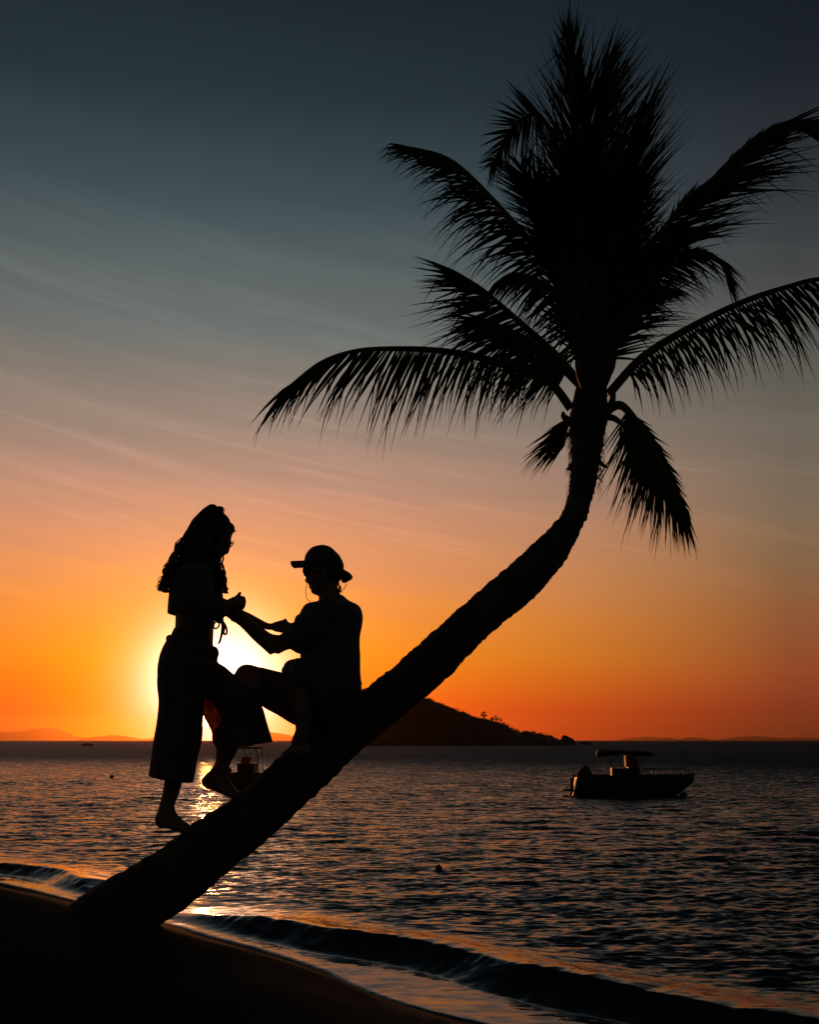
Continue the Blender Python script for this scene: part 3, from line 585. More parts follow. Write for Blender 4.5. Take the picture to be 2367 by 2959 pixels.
def woman():
    g = np.random.default_rng(21); Y = 4.98
    t = thing('person', P(*Z3(450, 2090), Y), 'barefoot person with long wavy hair and cropped top standing on the sloping palm trunk', 'person')
    b = MB()
    # torso, neck, head
    loft(b, [(760, 800, 960, 860, Y, .05), (720, 900, 960, 920, Y, .055), (600, 960, 960, 985, Y, .13), (500, 1040, 980, 1060, Y, .175), (455, 1200, 1000, 1200, Y, .155), (460, 1400, 985, 1400, Y, .14),
             (470, 1560, 950, 1560, Y, .125), (464, 1700, 932, 1710, Y, .12), (445, 1790, 925, 1830, Y, .135), (385, 1900, 915, 1930, Y, .155), (310, 2060, 930, 2080, Y, .165), (300, 2250, 900, 2280, Y, .15)], Z1)
    loft(b, [(870, 195, 985, 215, Y, .035), (800, 245, 1050, 265, Y, .06), (725, 340, 1120, 360, Y, .074), (690, 470, 1178, 480, Y, .078), (695, 555, 1158, 565, Y, .076), (705, 620, 1150, 625, Y, .072),
             (720, 680, 1105, 685, Y, .066), (740, 725, 1085, 730, Y, .06), (760, 765, 1055, 775, Y, .053), (790, 800, 1020, 805, Y, .045), (810, 850, 950, 860, Y, .04)], Z1, k=24)
    ztube(b, Z1, [(1150, 630), (1120, 690), (1098, 748), (1075, 760)], Y, [.008, .010, .013, .010])                     # nose
    for q in (-.03, .03): ellipsoid(b, P(*Z1(1125, 655), Y + q), (.011, .013, .011))                                    # eyes
    ztube(b, Z1, [(1058, 776), (1046, 788)], Y, [.011, .010]); ellipsoid(b, P(*Z1(1012, 815), Y), (.014, .018, .012))    # lips, chin
    for q in (-.078, .078): ellipsoid(b, P(*Z1(880, 600), Y + q), (.022, .009, .032))                                   # ears
    # arms: upper arms down along the chest, forearms out to the hands
    for s, el in ((-1, (930, 1500)), (1, (900, 1490))):
        ya = Y + s * .165
        ztube(b, Z1, [(700, 1040), (790, 1260), el], [ya, ya + s * .02, ya], [.052, .045, .038], m=8, k=16)
        ztube(b, Z1, [el, (1020, 1450), (1110, 1425)], [ya, Y + s * .10, Y + s * .045], [.038, .033, .024], m=8, k=16)
        yh = Y + s * .035
        loft(b, [(1095, 1355, 1085, 1490, yh, .020), (1170, 1315, 1165, 1490, yh, .022), (1240, 1300, 1240, 1470, yh, .021), (1280, 1305, 1280, 1455, yh, .018)], Z1, k=16)
        for i, (dx, top) in enumerate([(0, 1318), (6, 1345), (2, 1378), (-8, 1408)]):                                   # four fingers curl round
            yf = yh - s * .003
            finger(b, Z1, [(1272, top), (1312 + dx, top + 8), (1318 + dx, top + 42), (1285 + dx, top + 62)], [yf, yf, yf - s * .02, yf - s * .045], .0088 - .0006 * i)
        finger(b, Z1, [(1190, 1345), (1238, 1305), (1262, 1275), (1267, 1246 + (12 if s > 0 else 0))], [yh - s * .012, yh - s * .02, yh - s * .022, yh - s * .022], .0098)
    # legs and feet
    y1 = Y - .07; y2 = Y + .07
    loft(b, [(260, 420, 640, 470, y1, .09), (270, 700, 600, 720, y1, .082), (300, 980, 560, 980, y1, .062), (280, 1200, 520, 1200, y1, .058), (272, 1420, 470, 1430, y1, .055), (258, 1580, 432, 1600, y1, .046), (240, 1700, 402, 1705, y1, .038),
             (212, 1800, 367, 1795, y1, .032), (195, 1870, 364, 1850, y1, .033), (163, 1955, 385, 1900, y1, .034), (196, 2035, 430, 1945, y1, .036), (300, 2050, 465, 1978, y1, .042), (400, 2082, 500, 2000, y1, .046), (470, 2112, 540, 2030, y1 + .0, .042)], Z3, k=20)
    for i in range(5):
        yt = y1 + (i - 2) * .018; finger(b, Z3, [(470, 2060 + 3 * abs(i - 1)), (530 - 5 * i, 2075 + 4 * i), (560 - 9 * i, 2105), (566 - 9 * i, 2120)], yt, .011 if i == 0 else .0085)
    loft(b, [(330, 430, 760, 420, y2, .09), (600, 640, 850, 430, y2, .09), (760, 800, 1000, 560, y2, .08), (860, 860, 1130, 690, y2, .066), (870, 960, 1120, 900, y2, .06), (830, 1100, 1060, 1080, y2, .056), (785, 1220, 1000, 1240, y2, .05), (770, 1300, 955, 1335, y2, .043),
             (768, 1385, 915, 1405, y2, .036), (715, 1465, 902, 1480, y2, .033), (632, 1555, 912, 1560, y2, .034), (650, 1628, 950, 1620, y2, .038), (780, 1682, 985, 1665, y2, .043), (915, 1742, 1020, 1700, y2, .044)], Z3, k=20)
    for i in range(5):
        yt = y2 + (i - 2) * .018; finger(b, Z3, [(960, 1720), (1015 - 4 * i, 1735), (1045 - 8 * i, 1760), (1052 - 8 * i, 1778)], yt, .011 if i == 0 else .0085)
    part('body', remesh(b, 'body', .005, 2), SKIN, t)
    # cropped top with sleeves
    c = MB()
    loft(c, [(700, 880, 930, 915, Y, .075), (560, 960, 975, 1000, Y, .15), (470, 1060, 1000, 1080, Y, .19), (410, 1200, 1035, 1220, Y, .18), (386, 1350, 1055, 1380, Y, .17), (374, 1480, 1062, 1520, Y, .165), (372, 1528, 1060, 1572, Y, .162)], Z1, rnd=False, k=28)
    for s in (-1, 1):
        ya = Y + s * .165; ztube(c, Z1, [(690, 1020), (790, 1260), (905, 1470), (1010, 1452), (1068, 1440)], [ya, ya + s * .022, ya, Y + s * .105, Y + s * .075], [.062, .06, .055, .05, .045], m=6, k=16)
    part('crop_top', remesh(c, 'crop_top', .006, 1), TOPM, t)
    k = MB(); yk = Y - .02
    ellipsoid(k, P(*Z1(1010, 1605), yk), (.022, .02, .016))
    ztube(k, Z1, [(1000, 1600), (950, 1640), (938, 1690), (965, 1708), (998, 1685), (1008, 1640), (1020, 1610)], yk, .0045, m=5)
    ztube(k, Z1, [(1025, 1600), (1070, 1645), (1098, 1710), (1100, 1765), (1078, 1780), (1062, 1755), (1068, 1700), (1040, 1640)], yk - .01, .0055, m=5)
    ztube(k, Z1, [(1040, 1620), (1052, 1690), (1040, 1770), (1025, 1830), (1014, 1870), (992, 1904)], yk - .015, [.007, .008, .007, .006, .006, .003], m=5)
    part('tie_string', k, TOPM, t)
    # loose culottes: hips, straight leg, lifted leg
    q = MB()
    loft(q, [(365, 60, 722, 75, Y, .145), (345, 112, 732, 140, Y, .15), (290, 185, 742, 225, Y, .165), (243, 275, 790, 300, Y, .18), (215, 365, 782, 380, Y, .185), (198, 480, 840, 450, Y, .18), (200, 620, 760, 640, Y, .14)], Z3, rnd=False, k=28)
    loft(q, [(214, 370, 640, 420, y1, .12), (191, 590, 668, 640, y1, .125), (207, 780, 655, 800, y1, .12), (190, 975, 641, 960, y1, .12), (162, 1140, 632, 1150, y1, .125), (134, 1350, 588, 1335, y1, .13), (112, 1500, 548, 1560, y1, .132), (108, 1522, 540, 1594, y1, .132)], Z3, rnd=False, k=26)
    loft(q, [(430, 560, 780, 385, y2, .12), (620, 720, 870, 440, y2, .12), (745, 820, 965, 520, y2, .118), (820, 930, 1140, 640, y2, .115), (800, 1020, 1235, 830, y2, .11), (745, 1085, 1275, 965, y2, .112), (737, 1170, 1310, 1080, y2, .116), (778, 1255, 1342, 1186, y2, .12)], Z3, rnd=False, k=26)
    cul = part('culottes', remesh(q, 'culottes', .007, 1), CULM, t)
    # single cloth layer added under the lifted thigh to make the culottes glow against the sun
    fp = MB(); A_ = catmull(np.array([(560, 700), (720, 745), (800, 800), (850, 890), (850, 975), (830, 1050)], float), 6); B_ = catmull(np.array([(600, 760), (640, 850), (652, 935), (688, 1000), (722, 1062), (738, 1120)], float), 6)
    rows_ = [[P(*Z3(*(a_ * (1 - u_) + b_ * u_)), y2 + .012 * math.sin(u_ * 17 + i_ * .35) + .006 * math.sin(u_ * 41)) for u_ in np.linspace(0, 1, 26)] for i_, (a_, b_) in enumerate(zip(A_, B_))]
    n_, k_ = len(rows_), 26; v_ = np.array(rows_).reshape(-1, 3); fp.add(v_, [(i_ * k_ + j_, i_ * k_ + j_ + 1, (i_ + 1) * k_ + j_ + 1, (i_ + 1) * k_ + j_) for i_ in range(n_ - 1) for j_ in range(k_ - 1)])
    pn = part('glow_flap', fp, glow_patches(FLAPM), t); pn.parent = cul; pn['label'] = 'added thin flap tinted red for the sun glow in the culottes'
    w = MB(); loft(w, [(352, 92, 733, 110, Y, .156), (340, 128, 737, 150, Y, .16)], Z3, rnd=False, k=28); 
    ellipsoid(w, P(*Z3(752, 300), Y - .03), (.026, .03, .034)); ellipsoid(w, P(*Z3(312, 160), Y), (.018, .03, .022))
    ww = part('waistband', w, CULM, t); ww.parent = cul
    # hair
    h = MB()
    loft(h, [(868, 188, 985, 203, Y, .045), (785, 255, 1045, 245, Y, .072), (705, 340, 1125, 350, Y, .086), (650, 430, 1186, 455, Y, .09), (612, 540, 1130, 560, Y, .093), (580, 650, 1050, 680, Y, .095), (545, 745, 1010, 780, Y, .10), (502, 845, 985, 865, Y, .11),
             (465, 950, 960, 955, Y, .125), (440, 1050, 880, 1055, Y, .125), (418, 1150, 740, 1150, Y, .11), (405, 1215, 560, 1215, Y, .08)], Z1, k=30)
    hm = remesh(h, 'hair', .006, 2); n = len(hm.vertices); co = np.empty(n * 3, np.float32); hm.vertices.foreach_get('co', co); co = co.reshape(-1, 3).astype(float)
    lock = (vnoise(co[:, 0] * 60 + co[:, 1] * 60, co[:, 2] * 9 + co[:, 1] * 40, 5) - .5) * .016; cen = P(*Z1(720, 600), Y); nrm = co - cen; nrm[:, 2] *= .15; nrm /= np.linalg.norm(nrm, axis=1)[:, None] + 1e-6
    co += nrm * lock[:, None]; hm.vertices.foreach_set('co', co.astype(np.float32).ravel()); hm.update()
    hair = part('hair', hm, HAIRM, t)
    s_ = MB()
    wisps(s_, Z1, [(640, 430), (590, 540), (530, 620), (490, 720), (440, 820), (395, 920), (362, 1030), (335, 1130), (305, 1200), (330, 1245)], Y, 130, 34, 26, .0024, g, .05)
    wisps(s_, Z1, [(560, 640), (490, 760), (430, 880), (375, 1000), (350, 1100), (335, 1180), (310, 1225), (350, 1255)], Y, 80, 26, 28, .003, g, .05)
    wisps(s_, Z1, [(600, 540), (520, 590), (470, 640), (462, 700), (450, 760), (400, 840)], Y, 8, 10, 10, .0016, g, .04)
    wisps(s_, Z1, [(420, 880), (350, 910), (330, 940)], Y, 4, 8, 8, .0012, g, .02); wisps(s_, Z1, [(700, 330), (800, 240), (870, 190), (940, 178), (980, 195)], Y, 12, 10, 8, .0012, g, .04)
    wisps(s_, Z1, [(960, 300), (1120, 370), (1190, 470), (1205, 490), (1190, 520)], Y, 8, 8, 6, .0012, g, .03)
    wisps(s_, Z1, [(990, 740), (1000, 830), (1010, 930), (1020, 1020), (1045, 1120), (1060, 1200), (1075, 1270)], Y - .03, 40, 24, 26, .0024, g, .03)
    wisps(s_, Z1, [(1040, 760), (1060, 830), (1040, 900), (1065, 980), (1070, 1060), (1078, 1150), (1080, 1240), (1085, 1270)], Y - .03, 22, 10, 20, .0024, g, .03)
    wisps(s_, Z1, [(930, 860), (970, 940), (990, 1040), (1020, 1140), (1060, 1230)], Y - .03, 16, 14, 14, .0026, g, .03)
    sp = part('loose_strands', s_, HAIRM, t); sp.parent = hair; structure(sp, 'stuff')
    k = MB(); rot = Matrix.Rotation(R(8), 3, 'Y'); box(k, P(*Z1(1028, 245), Y), (.0115, .03, .0175), rot); tube(k, [P(*Z1(1028, 210), Y - .03), P(*Z1(1040, 206), Y), P(*Z1(1028, 210), Y + .03)], .006); part('hair_clip', k, DARKM, t)
    gl = MB()
    fw = np.array([.75, 0, -.66]); upv = np.array([.66, 0, .75])
    for s in (-1, 1):
        c0 = P(*Z1(1152, 664), Y + s * .034); a = np.linspace(0, 2 * math.pi, 25); tube(gl, [c0 + upv * .018 * math.cos(q) + np.array([0, 1, 0]) * .026 * math.sin(q) for q in a], .0024, m=1, k=6, cap=False)
        tube(gl, [c0 + upv * .012 + np.array([0, s * .026, 0]), P(*Z1(1000, 600), Y + s * .082), P(*Z1(885, 570), Y + s * .086)], .0022)
    tube(gl, [P(*Z1(1155, 655), Y - .01), P(*Z1(1158, 650), Y), P(*Z1(1155, 655), Y + .01)], .0022); part('glasses', gl, DARKM, t)
woman()

def man():
    g = np.random.default_rng(31); Y = 5.08
    t = thing('person', P(*Z3(1850, 950), Y), 'person in baseball cap and tee sitting on the palm trunk with knees drawn up', 'person')
    b = MB()
    loft(b, [(700, 250, 960, 255, Y, .05), (610, 320, 1060, 320, Y, .07), (565, 400, 1120, 410, Y, .078), (548, 500, 1145, 500, Y, .08), (535, 570, 1140, 570, Y, .078), (545, 640, 1125, 640, Y, .075), (560, 720, 1105, 710, Y, .07), (598, 800, 1075, 780, Y, .064), (634, 880, 1050, 840, Y, .056), (648, 930, 1045, 880, Y, .05), (690, 957, 1045, 900, Y, .044)], Z2, k=24)
    loft(b, [(775, 820, 1045, 770, Y, .055), (762, 940, 1060, 860, Y, .056), (757, 1045, 1085, 930, Y, .06), (730, 1104, 1160, 1010, Y, .07), (600, 1150, 1330, 1130, Y, .15), (500, 1260, 1420, 1240, Y, .165), (470, 1450, 1410, 1450, Y, .155), (480, 1700, 1385, 1700, Y, .13), (495, 1950, 1395, 1950, Y, .14), (520, 2200, 1415, 2200, Y, .165), (620, 2500, 1430, 2420, Y, .17), (700, 2750, 1380, 2600, Y, .14)], Z2, k=24)
    ztube(b, Z2, [(590, 660), (580, 740), (590, 765)], [Y + .06, Y + .075, Y + .07], [.008, .012, .008])                # nose, turned to the far side
    ellipsoid(b, P(*Z2(640, 845), Y + .03), (.012, .02, .008)); ellipsoid(b, P(*Z2(840, 640), Y - .078), (.02, .009, .03)); ellipsoid(b, P(*Z2(900, 640), Y + .078), (.02, .009, .03))
    for q in (.03, .075): ellipsoid(b, P(*Z2(572, 620), Y + q), (.011, .012, .01))
    # near arm
    yn = Y - .14
    loft(b, [(560, 1180, 820, 1560, yn, .055), (400, 1380, 620, 1720, yn, .052), (250, 1520, 420, 1790, yn + .01, .047), (120, 1600, 270, 1820, yn + .02, .043), (20, 1640, 130, 1888, yn + .03, .042)], Z2, k=18)
    loft(b, [(1640, 2038, 1800, 1790, yn + .03, .042), (1560, 1965, 1660, 1770, yn + .04, .043), (1430, 1848, 1530, 1680, yn + .06, .040), (1310, 1722, 1410, 1590, yn + .08, .034), (1225, 1648, 1325, 1520, yn + .09, .028), (1150, 1610, 1240, 1490, yn + .10, .026)], Z1, k=18)
    # far arm
    yf = Y + .17
    loft(b, [(560, 1280, 600, 1640, yf - .02, .055), (420, 1360, 420, 1620, yf, .05), (320, 1400, 290, 1590, yf + .02, .046), (215, 1352, 200, 1560, yf + .02, .044), (60, 1392, 60, 1530, yf, .042)], Z2, k=18)
    loft(b, [(1860, 1610, 1850, 1770, yf + .01, .042), (1725, 1625, 1725, 1728, yf - .02, .042), (1630, 1642, 1590, 1720, yf - .05, .038), (1500, 1578, 1470, 1662, yf - .08, .034), (1395, 1520, 1360, 1610, yf - .10, .029), (1310, 1482, 1270, 1575, yf - .12, .026)], Z1, k=18)
    ellipsoid(b, P(*Z2(240, 1345), yf), (.008, .012, .007))
    for s, (wx, wy), yw in ((-1, (1190, 1548), yn + .10), (1, (1285, 1528), yf - .12)):
        yh = yw
        loft(b, [(wx + 20, wy - 55, wx - 15, wy + 55, yh, .022), (wx - 60, wy - 85, wx - 70, wy + 30, yh, .026), (wx - 110, wy - 95, wx - 110, wy - 5, yh, .026)], Z1, k=16)
        for i in range(4):
            y_ = yh + (i - 1.5) * .014; e = 8 * abs(i - 1)
            finger(b, Z1, [(wx - 100, wy - 45), (wx - 122 + e, wy - 85), (wx - 95 + e, wy - 135 + e), (wx - 55 + e, wy - 150 + e)], [y_, y_, y_, y_], .0086)
        finger(b, Z1, [(wx - 20, wy - 50), (wx - 10, wy - 100), (wx - 5, wy - 140), (wx - 22, wy - 172)], [yh - s * .01, yh - s * .022, yh - s * .024, yh - s * .02], .0095)
    # far leg: thigh forward, shin hanging behind the culottes
    ya = Y + .10
    loft(b, [(1900, 560, 1880, 1010, ya, .10), (1700, 540, 1680, 1010, ya, .10), (1540, 525, 1500, 965, ya + .02, .095), (1400, 488, 1350, 880, ya + .05, .09), (1200, 436, 1190, 790, ya + .09, .08), (1090, 410, 1090, 745, ya + .12, .07), (1010, 432, 1030, 700, ya + .13, .062), (962, 500, 985, 640, ya + .13, .05)], Z3, k=20)
    loft(b, [(965, 520, 1160, 700, ya + .13, .06), (985, 720, 1170, 780, ya + .14, .058), (1010, 900, 1165, 920, ya + .15, .05), (1040, 1050, 1145, 1060, ya + .16, .036), (1050, 1120, 1150, 1130, ya + .16, .034), (1000, 1150, 1150, 1215, ya + .16, .036), (930, 1180, 1060, 1232, ya + .16, .042), (870, 1200, 930, 1232, ya + .16, .04)], Z3, k=18)
    # near leg: knee up, foot on the trunk
    yb = Y - .20
    loft(b, [(1900, 560, 1900, 980, yb + .10, .10), (1760, 450, 1800, 850, yb + .06, .09), (1640, 365, 1680, 720, yb + .02, .08), (1540, 358, 1580, 640, yb, .072), (1475, 385, 1530, 600, yb, .062), (1442, 440, 1490, 560, yb, .05)], Z3, k=20)
    loft(b, [(1440, 440, 1690, 470, yb, .062), (1452, 620, 1720, 640, yb, .06), (1505, 820, 1735, 820, yb, .06), (1566, 1030, 1720, 1030, yb, .05), (1545, 1120, 1690, 1130, yb, .042), (1518, 1190, 1680, 1200, yb, .038)], Z3, k=20)
    loft(b, [(1690, 1190, 1690, 1330, yb, .034), (1600, 1190, 1610, 1335, yb, .036), (1530, 1215, 1535, 1335, yb, .042), (1475, 1255, 1480, 1333, yb, .046)], Z3, k=16)
    for i in range(5): finger(b, Z3, [(1500, 1290), (1462 + 5 * i, 1290), (1448 + 7 * i, 1298), (1445 + 8 * i, 1306)], yb + (i - 2) * .018, .011 if i == 4 else .0088)
    part('body', remesh(b, 'body', .005, 2), SKIN, t)
    s = MB()
    loft(s, [(748, 1074, 1130, 965, Y, .08), (640, 1104, 1240, 1055, Y, .09), (555, 1125, 1388, 1135, Y, .165), (500, 1195, 1436, 1225, Y, .185), (455, 1300, 1449, 1330, Y, .185), (450, 1450, 1434, 1460, Y, .175), (455, 1600, 1406, 1600, Y, .16), (462, 1750, 1401, 1750, Y, .155), (472, 1900, 1409, 1900, Y, .16), (480, 2060, 1410, 2060, Y, .175), (500, 2220, 1412, 2200, Y, .19), (540, 2300, 1420, 2290, Y, .195), (560, 2370, 1442, 2350, Y, .195)], Z2, rnd=False, k=30)
    loft(s, [(560, 1150, 880, 1540, yn, .07), (470, 1280, 740, 1680, yn, .07), (405, 1345, 560, 1790, yn, .066), (310, 1470, 470, 1885, yn, .06), (275, 1560, 310, 1806, yn, .056)], Z2, rnd=False, k=20)
    loft(s, [(620, 1130, 700, 1600, yf - .03, .075), (500, 1230, 520, 1620, yf - .02, .07), (432, 1275, 420, 1600, yf, .064), (406, 1300, 370, 1580, yf, .06)], Z2, rnd=False, k=20)
    part('tee_shirt', remesh(s, 'tee_shirt', .006, 1), TEEM, t)
    h = MB()
    loft(h, [(1700, 430, 2200, 500, Y, .19), (1640, 600, 2225, 620, Y, .20), (1600, 800, 2215, 700, Y, .2), (1640, 960, 2150, 800, Y, .18), (1750, 1060, 2080, 900, Y, .14)], Z3, rnd=True, k=26)
    loft(h, [(1850, 545, 1830, 1040, ya, .12), (1700, 530, 1660, 1050, ya, .115), (1560, 520, 1530, 1005, ya + .02, .108), (1431, 490, 1400, 925, ya + .05, .10), (1300, 458, 1290, 866, ya + .07, .095), (1225, 438, 1222, 824, ya + .085, .09)], Z3, rnd=False, k=22)
    loft(h, [(1900, 520, 1900, 1000, yb + .10, .11), (1760, 430, 1800, 880, yb + .06, .10), (1650, 352, 1690, 760, yb + .02, .092), (1560, 348, 1610, 700, yb, .086)], Z3, rnd=False, k=22)
    part('shorts', remesh(h, 'shorts', .007, 1), SHORTM, t)
    c = MB()
    loft(c, [(760, 203, 880, 203, Y, .03), (660, 232, 960, 232, Y, .062), (598, 285, 1020, 285, Y, .08), (556, 350, 1080, 350, Y, .09), (537, 420, 1115, 420, Y, .094), (536, 490, 1150, 490, Y, .094), (545, 545, 1152, 545, Y, .09)], Z2, rnd=False, k=30)
    ellipsoid(c, P(*Z2(905, 212), Y), (.006, .006, .004)); cap = part('cap', c, CAPM, t)
    br = MB(); rows = []
    for i in range(15):                                                # curved peak, arched across
        a = (i / 14 - .5) * 2; yy = Y + a * .078 + .012; ext = max(0, 1 - abs(a) ** 5 * .35) ** .5; dz = 96 * a * a; top = []
        for q in np.linspace(0, 1, 8): top.append(P(*Z2(600 - (600 - 322) * ext * q ** .9, 424 + dz + 12 * q), yy))
        rows.append(top)
    top = np.array(rows); bot = top - np.array([0, 0, .006]); n, k_ = top.shape[:2]; v = np.vstack([top.reshape(-1, 3), bot.reshape(-1, 3)]); f = []; o_ = n * k_
    for i in range(n - 1):
        for j in range(k_ - 1): a = i * k_ + j; f += [(a, a + 1, a + k_ + 1, a + k_), (o_ + a, o_ + a + k_, o_ + a + k_ + 1, o_ + a + 1)]
    edge = [i * k_ + k_ - 1 for i in range(n)]; f += [(a, o_ + a, o_ + b_, b_) for a, b_ in zip(edge[:-1], edge[1:])]
    br.add(v, f); bb = part('peak', br, CAPM, t); bb.parent = cap
    hr = MB()
    loft(hr, [(1060, 480, 1120, 760, Y, .05), (1120, 545, 1120, 775, Y, .055), (1175, 580, 1165, 775, Y, .055), (1225, 615, 1210, 758, Y, .048), (1262, 655, 1250, 725, Y, .035)], Z2, k=20)
    loft(hr, [(640, 440, 1140, 440, Y, .083), (640, 560, 1145, 560, Y, .084), (760, 640, 1130, 640, Y, .08), (860, 740, 1080, 740, Y, .068)], Z2, k=24)
    hair = part('hair', remesh(hr, 'hair', .005, 2), HAIRM, t); st = MB()
    wisps(st, Z2, [(1060, 740), (1075, 800), (1090, 850), (1085, 900), (1090, 930)], Y, 30, 22, 14, .0007, g, .03); wisps(st, Z2, [(1180, 770), (1190, 800), (1160, 860), (1100, 910)], Y, 4, 8, 6, .0008, g, .02)
    wisps(st, Z2, [(1160, 575), (1235, 620), (1278, 670), (1275, 710), (1230, 745)], Y, 10, 6, 6, .001, g, .02)
    ls = part('loose_strands', st, HAIRM, t); ls.parent = hair; structure(ls, 'stuff')
    gl = MB()
    loft(gl, [(512, 575, 700, 560, Y, .086), (516, 620, 600, 630, Y + .005, .084), (545, 690, 600, 690, Y + .01, .075)], Z2, k=20)
    tube(gl, [P(*Z2(600, 590), Y - .084), P(*Z2(740, 590), Y - .088), P(*Z2(850, 610), Y - .086)], .003); part('sunglasses', gl, DARKM, t)
    cd_ = MB(); ztube(cd_, Z2, [(585, 770), (566, 840), (558, 910), (566, 980), (592, 1040), (640, 1082)], Y - .05, .0016, m=8, k=6); part('cord', cd_, DARKM, t)
man()

# ------------------------------------------------------------------ boats and buoys
HULLM = material('boat_hull_mat', (0.03, 0.033, 0.036), 0.4, 0.15, 1.0)
DECKM = material('boat_trim_mat', (0.10, 0.11, 0.11), 0.5, 0.15, 2.0)
CANVM = material('boat_canvas_mat', (0.04, 0.045, 0.05), 0.8, 0.2, 3.0)
STEELM = material('boat_steel_mat', (0.25, 0.25, 0.25), 0.35, 0.1, 5.0, metal=0.9)
REDM = material('red_cloth_mat', (0.30, 0.015, 0.02), 0.7, 0.4, 7.0, transl=((0.5, 0.02, 0.03), 0.45))
REDG = material('red_tinted_screen_mat', (0.22, 0.03, 0.025), 0.3, 0.2, 3.0, transl=((0.5, 0.08, 0.05), 0.3))
BUOYM = material('buoy_mat', (0.06, 0.05, 0.045), 0.5, 0.2, 8.0)

def hull(mb, L, H, B, bow=1.0):
    """open planing hull, stern at x=0, bow at x=L"""
    xs = np.linspace(0, 1, 17); rings = []
    for u in xs:
        w = B / 2 * (1 - max(0, (u - .42) / .58) ** 2.2) * (0.93 + .07 * min(1, u * 5)) + .012; keel = -.28 + max(0, (u - .72) / .28) ** 1.7 * (H * .72 + .28); sh = H * (1 - .03 * math.sin(u * 3.14)) + .07 * max(0, u - .5) * 2
        x = u * L + .22 * max(0, 1 - u * 3)
        pts = []
        for a, fw, fz in [(0, 0, 0), (1, .62, .10), (2, .86, .30), (3, .95, .62), (4, 1.0, 1.0), (5, .93, 1.0)]:
            z = keel + (sh - keel) * fz; pts.append((x - (1 - fz) * .28 * max(0, 1 - u * 3), w * fw, z))
        full = pts + [(x, w * .86, sh - .14 if u > .02 else sh)] + [(x, -w * .86, sh - .14 if u > .02 else sh)] + [(p[0], -p[1], p[2]) for p in pts[:0:-1]]
        rings.append(full)
    return rings_to(mb, rings)
def lpart(name, mb, mat, parent, smooth=True):      # local coordinates
    return put(name, mb.mesh(name), mat, parent, None, smooth)

